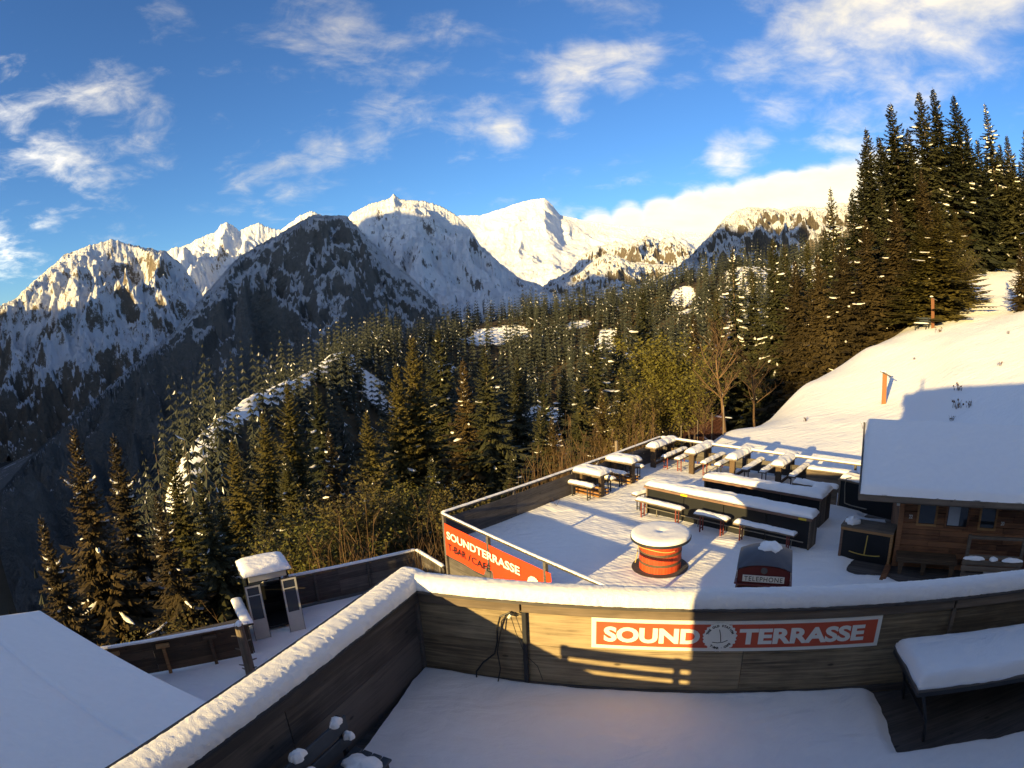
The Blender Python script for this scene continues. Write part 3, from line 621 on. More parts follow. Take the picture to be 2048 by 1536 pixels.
# hanging cables at the steel post
cb_ = thing('cable', 'loop of black cables hanging beside the steel parapet post', 'cable', D(1.2, -.03, 0), DROT)
MB().tube([(.12, -.05, 1.10), (.02, -.06, 1.14), (-.10, -.06, 1.07), (-.15, -.05, .9), (-.16, -.05, .7), (-.2, -.06, .52), (-.36, -.05, .36), (-.46, -.05, .2), (-.47, -.05, .0)], .011, 8).build('cable', 'cable_black', cb_)
MB().tube([(.10, -.04, 1.08), (.0, -.05, 1.11), (-.09, -.045, 1.0), (-.12, -.05, .8), (-.17, -.05, .55), (-.14, -.06, .3), (-.2, -.06, .0)], .008, 8).build('cable', 'cable_black', cb_)
MB().tube([(.02, -.04, 1.08), (.08, -.05, .85), (.19, -.07, .55), (.32, -.03, .38), (.38, -.02, .16)], .004, 6).build('cable', 'cable_black', cb_)
MB().tube([(.0, -.06, 1.06), (.03, -.06, 1.11)], .017, 8).build('plug', 'white_paint', cb_)

# table at the right, snow on top
def near_table():
    t_ = thing('table', 'dark steel framed table under a thick slab of snow on the upper deck', 'table', (3.98, 4.08, 2.16), DROT)
    Lt, Wt, Ht = 3.4, .93, .74
    one_box((0, 0, 0), (Lt, Wt, .03), .004).build('tabletop', 'fence_wood', t_, (0, 0, Ht))
    m = MB()
    for y in (.02, Wt - .02): m.beam((0.01, y, Ht - .03), (Lt, y, Ht - .03), .03, .06)
    m.beam((.02, .02, Ht - .03), (.02, Wt - .02, Ht - .03), .03, .06); m.build('frame', 'dark_steel', t_)
    for y in (.05, Wt - .05):
        MB().beam((.10, y, Ht - .06), (.24, y, .30), .045, .03).beam((.24, y, .30), (.30, y, 0.0), .045, .03).build('leg', 'dark_steel', t_)
        MB().beam((2.9, y, Ht - .06), (2.9, y, 0), .045, .03).build('leg', 'dark_steel', t_)
    MB().beam((.25, .05, .28), (.25, Wt - .05, .28), .03, .03).build('crossbar', 'dark_steel', t_)
    put('snow_cap', snow_slab(Lt - .03, Wt - .02, .155, .12, 71, 'snow_smooth'), t_, (Lt / 2, Wt / 2, Ht + .03))
near_table()
# slatted screen at the house end of the deck (just below the picture), it throws the barred shade on the parapet
ws_ = thing('shade_panel', 'slatted wooden wind screen near the house end of the side parapet', 'screen', (-2.12, 2.72, 2.16), R(-42))
for x in (-.40, .8, 2.05): one_box((x - .04, -.04, 0), (x + .04, .04, 1.46), .006).build('post', 'beam_wood', ws_)
for z0, z1 in ((0, .5), (.505, 1.10), (1.155, 1.245), (1.31, 1.46)): one_box((-.45, -.065, z0), (2.1, -.042, z1), .004).build('slat', 'beam_wood', ws_)
# bench at the lower left
b_ = thing('bench', 'dark slatted bench with lumps of snow beside the left parapet', 'bench', (-1.80, 4.66, 2.16), LROT)
bl = 1.9
for z0, z1 in ((.46, .62), (.665, .84)): one_box((0, 0, z0), (bl, .03, z1), .006).build('back_slat', 'dark_green_paint', b_, (0, .0, 0))
for i in range(4): one_box((0, 0, .40), (bl, .10, .43), .006).build('seat_slat', 'dark_green_paint', b_, (0, .06 + i * .115, 0))
for x in (.08, bl - .12):
    MB().beam((x, .0, 0), (x, -.02, .86), .04, .05).build('leg', 'dark_steel', b_); MB().beam((x, .48, 0), (x, .48, .40), .04, .05).build('leg', 'dark_steel', b_)
    MB().beam((x, .0, .37), (x, .5, .37), .04, .04).build('bracket', 'dark_steel', b_)
for x, L_, y, z, w, hh_ in ((.06, .2, .0, .84, .11, .10), (.0, .14, .05, .62, .10, .1), (.62, .26, .0, .84, .13, .12), (.62, .2, .06, .62, .11, .12), (.02, .42, .28, .43, .34, .12)):
    put('snow_lump', snow_dome(L_ * .85, w * 1.0, hh_ * .7, int(x * 100 + z * 10)), b_, (x + L_ / 2, y + .02, z - .012))
# ------------------------------------------------------------------ terrace floor, planks and snow
fl = MB().prism([(-.5, .3), (16.5, -1.7), (16.5, 12.15), (-.5, 12.15)], -.3, -.03).build('terrace_floor', 'fence_wood', None, TO, (0, 0, TROT)); struct(fl)
pm = one_box((0, 0, 0), (6.5, .135, .028), .004).mesh('plank', 'fence_wood')
for i in range(20): put('plank', pm, fl, (8.6, 4.1 + i * .142, -.029))
nx, ny = 260, 560
SX, SY = np.meshgrid(np.linspace(-.46, 15.5, nx), np.linspace(-1.35, 12.05, ny), indexing='ij')
front = .31 - .112 * (SX + .47)
plank_h = .5 + .5 * np.sin(SY * 2 * math.pi / .145)
th = .055 + .02 * fbm(SX * .8, SY * .8, 4, 14) + .0035 * plank_h ** 1.5 * (.5 + vnoise(SX * .6, SY * 1.2, 44)) + .008 * fbm(SX * 6, SY * 6, 3, 16)
def lump(cx, cy, a, b, hgt): return hgt * np.exp(-((SX - cx) / a) ** 2 - ((SY - cy) / b) ** 2)
th = th + lump(-.3, 6, .35, 5, .05) + lump(3.6, 8.6, 1.6, .9, .18) + lump(1.2, 9.4, .9, .6, .08) + lump(6.2, 5.2, .6, .35, .05)
ed = .25 * fbm(SX * 1.3, SY * 1.3, 4, 19)
bare = sst(9.35, 9.95, SX + ed) * sst(4.85, 5.25, SY + ed * .8 + .12 * np.abs(SX - 10.6)) * sst(0, .3, 13.5 - SX)
bare = np.maximum(bare, sst(8.9, 9.3, SX + ed * .4) * sst(9.0, 9.4, SY + ed * .4) * sst(.0, .3, 11 - SX) * sst(0, .3, 10.4 - SY))
th = th * (1 - bare) - .045 * bare
SYc = np.maximum(SY, front + .02)
pos = np.stack([SX, SYc, th], -1)
sn = put('terrace_snow', npmesh('terrace_snow', pos.reshape(-1, 3), gridfaces(nx, ny), 'snow_smooth'), None, TO, (0, 0, TROT)); struct(sn); sn['label'] = 'trodden snow with plank ridges on the terrace'

# ------------------------------------------------------------------ terrace fences
def fence(name, label, p0, p1, boards, h=1.0, posts=(), post_z0=0.0, snow=.055, rail_w=.10, mat='fence_wood', board_off=.03, snowmat='snow', raildrop=.05, group=None):
    p0 = Vector(p0); p1 = Vector(p1); L = (p1 - p0).length; ang = math.atan2(p1.y - p0.y, p1.x - p0.x)
    r = thing(name, label, 'fence', p0, ang, group)
    nseg = max(1, int(round(L / 3.2)))
    for z0, z1 in boards:
        for i in range(nseg): one_box((0, -.014, z0), (L / nseg - .003, .014, z1 - .004), .003).build('board', mat, r, (i * L / nseg, board_off + .003 * rnd.uniform(-1, 1), 0))
    one_box((-.03, -rail_w / 2, h - raildrop), (L + .03, rail_w / 2, h), .004).build('rail', mat, r)
    for q in posts: one_box((-.045, -.045, post_z0), (.045, .045, h - raildrop - .002), .005).build('post', mat, r, (q, 0, 0))
    if snow: put('snow_cap', snow_rail([(-.02, 0, h + .002), (L + .02, 0, h + .002)], rail_w * 1.05, snow, int(L * 100) % 97, snowmat, .08, 10, .012), r)
    return r, L
bz = lambda n, z0, z1: [(z0 + (z1 - z0) * i / n, z0 + (z1 - z0) * (i + 1) / n) for i in range(n)]
lf, L = fence('fence', 'board fence along the outer left side of the terrace', T(-.49, .31), T(-.49, 12.1), bz(5, .0, .84), 1.0, [.05, 2.9, 5.8, 8.7, 11.7], -1.0, .04, board_off=-.07)
ff, L = fence('fence', 'front terrace rail on posts above the red banner', T(-.47, .31), T(7.4, -.57), bz(6, -1.9, -.08), .985, [.06, 2.24, 4.5, 6.7], -1.9, .03, .085, board_off=.05)
bfx, L = fence('fence', 'low fence at the back of the terrace below the snowy meadow', T(-.47, 12.13), T(8.35, 11.85), bz(2, .15, .62), .98, [.3, 2.2, 4.1, 6.0, 8.6], -.2, .06, rail_w=.14)
# tall pole standing at the outer fence
p_ = tag(MB().tube([(0, 0, -1), (0, 0, .6), (0, 0, 1.42)], [.07, .065, .06], 8).build('pole', 'post_wood', None, T(-.62, 9.0)), 'short weathered pole standing up behind the outer terrace fence', 'pole')
# banner
bn = thing('banner', 'red SOUNDTERRASSE banner hung below the front terrace rail', 'banner', T(-.47, .31), math.atan2((T(7.4, -.57) - T(-.47, .31)).y, (T(7.4, -.57) - T(-.47, .31)).x))
gx = np.linspace(0, 4.72, 60); gz_ = np.linspace(-.28, .72, 14); BX, BZ = np.meshgrid(gx, gz_, indexing='ij')
BY = -.035 - .012 * np.sin(BX * 5) * (BZ < .6) - .01 * fbm(BX * 2, BZ * 3, 3, 3)
Vb = np.stack([BX, BY, BZ], -1).reshape(-1, 3); Fb = gridfaces(60, 14)
put('cloth', npmesh('cloth', Vb, Fb, 'banner_red'), bn)
put('lettering', fit_text(text_mesh('SOUNDTERRASSE', 1, .03, .001, 'sign_white'), 3.35, .24), bn, (1.92, -.062, .40), UPR)
for w_, x_, wd_ in (('T-BAR', .72, .92), ('/', 1.36, .14), ('CAFÉ', 1.90, .86)): put('lettering', fit_text(text_mesh(w_, 1, .004, .001, 'black_print'), wd_, .25 if 'É' in w_ else .21), bn, (x_, -.062, .045 if 'É' in w_ else .03), UPR)
emblem(bn, 4.12, .20, -.062, .24, False)

# ------------------------------------------------------------------ furniture makers
def bench_high(label, L, loc, rot, h=.60, w=.27, legmat='dark_steel', snow=.10, group=None, seed=1, back=False):
    r = thing('bench', label, 'bench', loc, rot, group)
    one_box((-L / 2, -w / 2, h - .045), (L / 2, w / 2, h), .006).build('seat', 'beam_wood', r)
    for x in (-L / 2 + .22, L / 2 - .22):
        for y in (-w / 2 + .05, w / 2 - .05): MB().tube([(x, y, -.02), (x, y, h - .045)], .022, 8).build('leg', legmat, r)
        MB().beam((x, -w / 2 + .05, .16), (x, w / 2 - .05, .16), .03, .03).build('stretcher', legmat, r)
    put('snow_cap', snow_slab(L - .01, w - .005, snow, seed=seed), r, (0, 0, h + .002)); return r
def pillar_table(label, L, W, loc, rot, h=.93, seed=1, group=None, snow=.17):
    r = thing('table', label, 'table', loc, rot, group)
    for i in range(3): one_box((-L / 2, -W / 2 + i * W / 3 + .003, h - .05), (L / 2, -W / 2 + (i + 1) * W / 3 - .003, h), .006).build('top_board', 'beam_wood', r)
    for x in (-L / 2 + .22, L / 2 - .22):
        one_box((x - .06, -.11, -.02), (x + .06, .11, h - .052), .012).build('pillar', 'brown_wood', r)
    MB().beam((-L / 2 + .3, 0, .18), (L / 2 - .3, 0, .18), .05, .10).build('stretcher', 'brown_wood', r)
    put('snow_cap', snow_slab(L - .01, W - .005, snow, seed=seed), r, (0, 0, h + .002)); return r
BACKT = [(.05, 'leftmost'), (1.85, 'second from the left'), (3.62, 'third from the left'), (5.50, 'rightmost')]
for i, (tc_, w_) in enumerate(BACKT):
    pillar_table(f'snow topped wooden standing table, {w_} in the back row', 1.9, .50, T(tc_, 11.38), TROT + R(90), .93, 100 + i, 'standing tables in the back row')
    bench_high(f'snow topped high bench on the right of the {w_} back row table', 1.85, T(tc_ + .56, 11.42), TROT + R(90), .6, .26, 'red_steel' if i < 2 else 'dark_steel', .09, 'benches at the back row tables', 120 + i)
    bench_high(f'snow topped high bench on the left of the {w_} back row table', 1.85, T(tc_ - .60, 11.42), TROT + R(90), .6, .26, 'red_steel' if i == 1 else 'dark_steel', .09, 'benches at the back row tables', 140 + i)
r_ = [('nearest', 6.48), ('second', 8.38)]
for i, (w_, s_) in enumerate(r_):
    tb = pillar_table(f'square snow topped table against the left fence, {w_} from the camera', 1.28, .74, T(.13, s_), TROT, .92, 160 + i, 'tables by the left fence')
    for z in (.12, .24):
        one_box((-.62, -.30, z), (.52, -.20, z + .05), .006).build('footrest_board', 'orange_wood', tb); one_box((-.62, .20, z), (.52, .30, z + .05), .006).build('footrest_board', 'orange_wood', tb)
    bench_high(f'snow topped bench in front of the {w_} table at the left fence', 1.12, T(.08, s_ - .56), TROT, .58, .25, 'dark_steel', .10, 'benches at the left fence', 170 + i)
    bench_high(f'snow topped bench behind the {w_} table at the left fence', 1.12, T(.12, s_ + .58), TROT, .58, .25, 'dark_steel', .10, 'benches at the left fence', 180 + i)
# the long bars
def bar(label, L, loc, rot, W=.58, h=.98, seed=1, shelf=None, ret=None, notices=()):
    r = thing('bar_counter', label, 'bar counter', loc, rot)          # origin: front left corner, x to the right, y away
    n = int(round(L / 1.25)); pl = L / n
    for i in range(n): one_box((.01, 0, .03), (pl - .01, .02, h - .10), .003).build('front_panel', 'black_panel', r, (i * pl, .06, 0))
    for x in (0.0, L - .05):
        for i in range(4): one_box((0, W * i / 4 + .003, .0), (.05, W * (i + 1) / 4 - .003, h - .075), .004).build('end_board', 'beam_wood', r, (x, 0, 0))
    one_box((.05, W - .03, .03), (L - .05, W - .005, h - .10), .003).build('back_panel', 'fence_wood', r)
    for i in range(3): one_box((-.06, W * i / 3 - .05 + .002, h - .07), (L + .04, W * (i + 1) / 3 - .052 + .05 * (i == 2), h), .006).build('top_board', 'counter_wood', r)
    MB().tube([(.1, -.10, .30), (L - .15, -.10, .30)], .018, 8).build('foot_rail', 'rail_steel', r)
    for x in np.linspace(.5, L - .5, 4): MB().tube([(x, -.10, .30), (x, -.10, .0)], .014, 6).build('foot_rail_post', 'rail_steel', r)
    put('snow_cap', snow_slab(L + .08, W, .16, .14, seed, wob=.02), r, (L / 2, W / 2 - .01, h + .002))
    for x in notices: MB().box((x, -.058, h - .068), (x + .24, -.052, h - .004)).build('sticker', 'yellow_print', r)
    if shelf:
        one_box((shelf[0], W + .02, .66), (shelf[1], W + .50, .70), .004).build('inner_shelf', 'fence_wood', r)
        for x in np.linspace(shelf[0] + .2, shelf[1] - .2, 3): one_box((x, W + .05, 0), (x + .06, W + .45, .66), .004).build('shelf_support', 'fence_wood', r)
        put('snow_cap', snow_slab(shelf[1] - shelf[0], .48, .13, seed=seed + 3), r, ((shelf[0] + shelf[1]) / 2, W + .26, .702))
    if ret:
        one_box((L - .62, W + .05, h - .07), (L + .04, ret, h), .006).build('return_top', 'counter_wood', r)
        one_box((L - .04, W + .01, 0), (L, ret - .05, h - .075), .004).build('return_panel', 'brown_wood', r)
        put('snow_cap', snow_slab(.62, ret - W + .1, .16, .14, seed + 5), r, (L - .29, (W + ret) / 2, h + .004))
    return r
BROT = TROT - R(2.6)
bar('long black fronted bar counter with snow, nearest the cable drum', 5.62, T(2.74, 5.96), BROT, .58, .98, 201, (.7, 5.2), None, (1.35, 5.25))
bar('shorter black fronted bar counter with snow, behind the long one', 4.15, T(3.95, 7.66), BROT, .55, .98, 221, None, 1.05)
for i, (t0, t1, s_, w_, lm) in enumerate([(2.62, 4.36, 5.60, 'left', 'red_steel'), (4.80, 5.94, 5.50, 'short middle', 'red_steel'), (6.15, 8.06, 5.38, 'right', 'red_steel')]):
    bench_high(f'{w_} snow topped bench with red legs before the long bar', t1 - t0, T((t0 + t1) / 2, s_), BROT, .61, .26, lm, .085, 'benches before the long bar', 230 + i)
bench_high('short snow topped bench at the left end of the long bar', .8, T(2.42, 6.25), BROT + R(80), .62, .24, 'dark_steel', .08, None, 240)
# stepped corner benches at the back right
for i, (s_, t0, t1, h_, w_) in enumerate([(11.25, 6.45, 8.35, .78, 'upper'), (9.95, 6.35, 8.0, .60, 'lower')]):
    r = thing('bench', f'grey board backed {w_} corner bench with snow at the back right of the terrace', 'bench', T((t0 + t1) / 2, s_), TROT)
    Lb = t1 - t0
    for q in bz(3, .05, h_ - .06): one_box((-Lb / 2, -.17, q[0]), (Lb / 2, -.14, q[1] - .006), .003).build('board', 'beam_wood', r)
    one_box((-Lb / 2, -.18, h_ - .05), (Lb / 2, .2, h_), .005).build('seat', 'beam_wood', r)
    for x in (-Lb / 2 + .1, Lb / 2 - .1): one_box((x - .04, -.13, 0), (x + .04, .15, h_ - .052), .004).build('leg', 'beam_wood', r)
    put('snow_cap', snow_slab(Lb - .01, .37, .10, seed=250 + i), r, (0, .01, h_ + .002))

# cable drum table
dr = thing('cable_drum', 'red wooden cable drum table with round snow cap', 'cable drum', T(5.28, 2.78), TROT)
MB().lathe([(.74, 0), (.745, .02), (.745, .05), (.74, .06)], 48).build('bottom_disc', 'fence_wood', dr)
MB().lathe([(.775, .86), (.785, .875), (.785, .915), (.775, .93)], 48).build('top_disc', 'dark_steel', dr)
nst = 44; stm = MB(); a = 2 * math.pi / nst
stm.prism([(.545, -math.tan(a / 2) * .545 + .002), (.545, math.tan(a / 2) * .545 - .002), (.52, math.tan(a / 2) * .52 - .002), (.52, -math.tan(a / 2) * .52 + .002)][::-1], .06, .86)
stm = stm.mesh('stave', 'drum_red')
for i in range(nst): put('stave', stm, dr, None, (0, 0, a * i))
MB().lathe([(.51, .06), (.51, .86)], 40).build('core', 'black_panel', dr)
for z in (.24, .52): MB().lathe([(.552, z), (.556, z + .01), (.556, z + .065), (.552, z + .075)], 48).build('hoop', 'brown_wood', dr)
rp = [(.57 * math.cos(q), .57 * math.sin(q), .70 + .03 * math.sin(q * 3)) for q in np.linspace(R(-150), R(-20), 18)]
MB().tube([(.66 * math.cos(R(-158)), .66 * math.sin(R(-158)), .09), (.60 * math.cos(R(-155)), .6 * math.sin(R(-155)), .4)] + rp, .012, 6).build('rope', 'rope', dr)
n_, m_ = 48, 22; A_, R_ = np.meshgrid(np.linspace(0, 2 * math.pi, n_ + 1), np.linspace(0, 1, m_), indexing='ij')
rad = .765 * np.sin(R_ * math.pi / 2) ** .8 * (1 + .008 * fbm(np.cos(A_) * 3, np.sin(A_) * 3, 3, 4)); hz_ = .14 * np.sqrt(np.clip(1 - R_ ** 3.2, 0, 1)) * (1 + .05 * fbm(rad * np.cos(A_) * 3, rad * np.sin(A_) * 3, 3, 8)) - .05 * np.exp(-(rad / .11) ** 2)
put('snow_cap', npmesh('snow', np.stack([rad * np.cos(A_), rad * np.sin(A_), hz_], -1).reshape(-1, 3), gridfaces(n_ + 1, m_)[:, ::-1], 'snow'), dr, (0, 0, .93))

# red telephone box
pr = T(9.33, -.30); pv = T(9.75, -.54) - T(8.91, -.78); prot = math.atan2(pv.y, pv.x) + R(4)
ph = thing('telephone_box', 'dark red telephone box with a domed grey roof behind the parapet', 'telephone box', pr, prot)
w2 = .40
for sx_ in (-1, 1):
    for sy_ in (-1, 1): one_box((sx_ * w2 - .05, sy_ * w2 - .05, 0), (sx_ * w2 + .05, sy_ * w2 + .05, 2.05), .01).build('corner_post', 'phone_red', ph)
one_box((-w2 - .07, -w2 - .07, -.02), (w2 + .07, w2 + .07, .14), .01).build('base', 'phone_red', ph)
for k in range(4):
    Mq = (0, 0, R(90) * k)
    d_ = one_box((-w2 + .05, -w2 - .02, .14), (w2 - .05, -w2 + .02, .45), .006).build('kick_panel', 'phone_red', ph, None, Mq)
    g_ = MB().box((-w2 + .05, -w2 - .004, .45), (w2 - .05, -w2 + .004, 2.0)).build('glazing', 'glass', ph, None, Mq)
    bars = MB()
    for i in range(9): bars.box((-w2 + .05, -w2 - .015, .45 + i * .19), (w2 - .05, -w2 + .012, .47 + i * .19))
    for x in (-.24, .22): bars.box((x, -w2 - .017, .45), (x + .02, -w2 + .014, 2.0))
    bars.build('glazing_bar', 'phone_red', ph, None, Mq)
    one_box((-w2 - .03, -w2 - .075, 1.99), (w2 + .03, -w2 + .02, 2.03), .006).build('lower_cornice', 'phone_red', ph, None, Mq)
    one_box((-w2 - .06, -w2 - .10, 2.10), (w2 + .06, -w2 + .02, 2.13), .008).build('cornice', 'phone_red', ph, None, Mq)
    # fascia with segmental pediment
    poly = [(-w2 - .035, 2.13), (w2 + .035, 2.13), (w2 + .035, 2.34)] + [((w2 + .035) * math.cos(q), 2.34 + .13 * math.sin(q)) for q in np.linspace(0.12, math.pi - .12, 14)] + [(-w2 - .035, 2.34)]
    m = MB().prism([(x, z) for x, z in poly], 0, .05, Matrix.Translation((0, -w2 - .005, 0)) @ Matrix.Rotation(R(90), 4, 'X')); m.build('fascia', 'phone_red', ph, None, Mq)
    lt = MB().box((-.36, -w2 - .068, 2.17), (.36, -w2 - .056, 2.29)).build('sign_panel', 'sign_white', ph, None, Mq)
    put('lettering', fit_text(text_mesh('TELEPHONE', 1, .0, .001, 'black_print', spacing=1.15), .66, .085), lt, (0, -w2 - .071, 2.23), UPR)
    cr = MB(); cr.lathe([(.045, 0), (.06, .006), (.05, .012)], 14, Matrix.Translation((0, -w2 - .056, 2.385)) @ Matrix.Rotation(R(90), 4, 'X')); cr.box((-.03, -w2 - .07, 2.40), (.03, -w2 - .056, 2.43)); cr.build('crown_emblem', 'lead_grey', ph, None, Mq)
one_box((-w2 + .0, -w2 + .0, 2.03), (w2 - .0, w2 - .0, 2.34), .01).build('head', 'phone_red', ph)
# vaulted roof rising above the four pediments
n_ = 28; UX, UY = np.meshgrid(np.linspace(-1, 1, n_), np.linspace(-1, 1, n_), indexing='ij'); ws = w2 + .07
zz = 2.345 + .14 * np.maximum(np.sqrt(np.clip(1 - UX ** 2 * .96, 0, 1)), np.sqrt(np.clip(1 - UY ** 2 * .96, 0, 1))) + .13 * (1 - UX ** 2) ** .7 * (1 - UY ** 2) ** .7
put('roof', npmesh('roof', np.stack([UX * ws, UY * ws, zz], -1).reshape(-1, 3), gridfaces(n_, n_), 'lead_grey'), ph)
put('snow_lump', snow_dome(.46, .46, .10, 77), ph, (.06, .06, 2.575))
# ------------------------------------------------------------------ wooden hut on the right
HO = Vector((9.68, 12.15, 0)); hd = Vector((.83, -.56, 0)).normalized(); HROT = math.atan2(hd.y, hd.x); hn = Vector((-hd.y, hd.x, 0))
def Hh(x, y, z=0.0): return HO + hd * x + hn * y + Vector((0, 0, z))
hut = thing('hut', 'brown timber hut with a snow covered roof at the right of the terrace', 'hut', HO, HROT)
HL, HDp = 6.5, 3.4
MB().box((.02, .05, 0), (HL, HDp, 2.3)).build('core', 'hut_wood', hut)
nb_ = 15; bh = 2.3 / nb_
for i in range(nb_):
    z0 = i * bh; x = 0.0
    while x < HL - .1:
        L_ = min(rnd.uniform(.7, 1.9), HL - x); d_ = rnd.uniform(.0, .03)
        one_box((0, -d_, .004), (L_ - .006, .05, bh - .004), .006).build('plank', 'hut_wood', hut, (x, 0, z0)); x += L_
    one_box((-.03, 0, .004), (.0, HDp, bh - .006), .004).build('plank', 'hut_wood', hut, (0.0, 0, z0))
for x in (-.05, HL - .05): one_box((x, -.06, 0), (x + .14, .02, 2.25), .008).build('corner_post', 'hut_wood', hut)
pitch = math.atan2(.98, 3.5)
rf = MB(); rf.add([(-1.15, -.96, 2.12), (HL + .6, -.96, 2.12), (HL + .6, 2.6, 3.12), (-1.15, 2.6, 3.12), (-1.15, -.96, 2.22), (HL + .6, -.96, 2.22), (HL + .6, 2.6, 3.22), (-1.15, 2.6, 3.22), (-1.15, 5.2, 2.2), (HL + .6, 5.2, 2.2), (-1.15, 5.2, 2.3), (HL + .6, 5.2, 2.3)],
       [(0, 3, 2, 1), (4, 5, 6, 7), (0, 1, 5, 4), (0, 4, 7, 3), (1, 2, 6, 5), (3, 8, 9, 2), (7, 6, 11, 10), (8, 10, 11, 9), (3, 7, 10, 8), (2, 9, 11, 6)])
roof = rf.build('roof', 'fence_wood', hut)
one_box((-1.2, -1.0, 2.06), (HL + .65, -.95, 2.23), .006).build('fascia_board', 'beam_wood', roof)
one_box((-1.2, -.93, 2.02), (HL + .6, -.85, 2.12), .006).build('eave_beam', 'beam_wood', roof)
MB().beam((-1.19, -.94, 2.16), (-1.19, 2.6, 3.16), .05, .20).build('verge_board', 'fence_wood', roof)
nx, ny = 90, 60; SX, SY = np.meshgrid(np.linspace(-1.17, HL + .6, nx), np.linspace(-1.0, 2.95, ny), indexing='ij')
edge = np.minimum(np.minimum(SX + 1.17, 9), np.minimum(SY + 1.0, 9)); rnd_e = np.sqrt(np.clip(1 - (1 - np.clip(edge / .16, 0, 1)) ** 2, 0, 1))
base = np.where(SY < 2.6, 2.225 + (SY + .96) * (1.0 / 3.56), 3.225 - (SY - 2.6) * .35)
k_ = np.clip(np.abs(SY - 2.6) / .3, 0, 1)
zz = base + (.16 + .02 * fbm(SX, SY, 3, 31)) * rnd_e - .02 * (1 - k_)
xw = SX + .015 * fbm(SX * 5, SY * 5, 2, 8) * (edge < .1)
put('snow_cap', npmesh('snow', np.stack([xw, SY - .02 * (edge < .01) * vnoise(SX * 9, SY, 4), zz], -1).reshape(-1, 3), gridfaces(nx, ny), 'snow_smooth'), hut)
def hut_window(x0, x1, z0, z1, frame='orange_wood', pane='glass'):
    w = MB().box((x0, -.045, z0), (x1, -.035, z1)).build('window', pane, hut)
    for a_, b_2 in (((x0 - .06, z0 - .06), (x1 + .06, z0)), ((x0 - .06, z1), (x1 + .06, z1 + .06)), ((x0 - .06, z0), (x0, z1)), ((x1, z0), (x1 + .06, z1))):
        one_box((a_[0], -.075, a_[1]), (b_2[0], -.03, b_2[1]), .004).build('frame', frame, w)
    return w
hut_window(.50, .94, 1.24, 2.0); hut_window(2.22, 2.62, 1.22, 2.0)
w = hut_window(1.28, 1.84, 1.22, 1.95, 'hut_wood'); MB().box((1.30, -.055, 1.24), (1.62, -.047, 1.93)).build('curtain', 'curtain', w)
for x, z, tx in ((.28, 1.40, '22'), (2.86, 1.36, '20')):
    put('number', fit_text(text_mesh(tx, 1, .02, .003, 'sign_white'), .10, .10), hut, (x, -.04, z), UPR)
MB().box((-.14, -.10, 1.68), (-.06, -.02, 1.78)).build('lamp', 'white_paint', hut)
# chalk boards beside the windows
# bench along the hut wall
hb = thing('bench', 'plain brown wall bench in front of the hut', 'bench', Hh(.02, -.52), HROT)
for i in range(3): one_box((0, i * .16, .42), (1.66, i * .16 + .15, .46), .005).build('seat_board', 'brown_wood', hb)
one_box((0, -.02, .34), (1.66, .0, .419), .004).build('apron', 'brown_wood', hb)
for x in (.1, .72, 1.5): MB().prism([(x, .0), (x + .08, .0), (x + .12, .34), (x - .04, .34)], 0, .05, Matrix.Translation((0, .06, 0)) @ Matrix.Rotation(R(90), 4, 'X')).build('leg', 'brown_wood', hb)
# porch frame and the second bench with remains of snow
pf = thing('porch_frame', 'weathered timber frame standing before the right half of the hut', 'frame', Hh(1.85, -.62), HROT)
for x in (0.0, 1.52): one_box((x, 0, 0), (x + .09, .08, 1.22), .006).build('post', 'beam_wood', pf)
for z in (1.13, .62): one_box((.0, -.012, z), (1.62, .078, z + .07), .006).build('rail', 'beam_wood', pf, (0, .0, .0) if z > 1 else (0, .02, 0))
h2 = thing('bench', 'grey timber bench with torn snow on its back, before the hut', 'bench', Hh(1.72, -1.12), HROT)
for x in (0.0, 1.5): one_box((x, 0, 0), (x + .08, .08, .80), .006).build('leg', 'beam_wood', h2); one_box((x, -.42, 0), (x + .08, -.34, .42), .006).build('leg', 'beam_wood', h2)
for z in (.50, .66): one_box((-.03, -.025, z), (1.62, -.002, z + .13), .005).build('back_board', 'beam_wood', h2)
for i in range(3): one_box((-.03, -.42 + i * .135, .42), (1.62, -.30 + i * .135, .455), .005).build('seat_board', 'beam_wood', h2)
for x0, x1 in ((.0, .52), (.68, .9), (1.02, 1.6)): put('snow_lump', snow_dome(x1 - x0, .15, .08, int(x0 * 50) + 5), h2, ((x0 + x1) / 2, .02, .795))
# counter with the painted T-bar
q = thing('counter', 'black counter with a yellow painted anchor mark beside the hut', 'counter', T(9.22, 5.74), TROT)
cw = 1.48
MB().box((.07, .02, .02), (cw - .07, .05, .9)).build('front_panel', 'black_panel', q)
one_box((0, 0, 0), (.07, .62, .9), .006).build('side_board', 'counter_wood', q); one_box((cw - .07, 0, 0), (cw, .62, .9), .006).build('side_board', 'orange_wood', q)
one_box((-.01, -.02, .9), (cw + .01, .64, .96), .006).build('top_board', 'beam_wood', q); one_box((.0, -.03, .83), (cw, .018, .9), .004).build('trim', 'orange_wood', q)
m = MB(); m.beam((cw / 2 + .03, .012, .76), (cw / 2, .012, .22), .03, .014, .002, (0, 1, 0))
for i in range(10):
    xa = -.44 + .088 * i; xb = xa + .09; m.beam((cw / 2 + xa, .012, .20 + .22 * xa * xa), (cw / 2 + xb, .012, .20 + .22 * xb * xb), .026, .014, .001, (0, 1, 0))
m.build('painted_mark', 'gold_paint', q)
put('snow_lump', snow_dome(.44, .44, .15, 61), q, (.26, .3, .958)); 
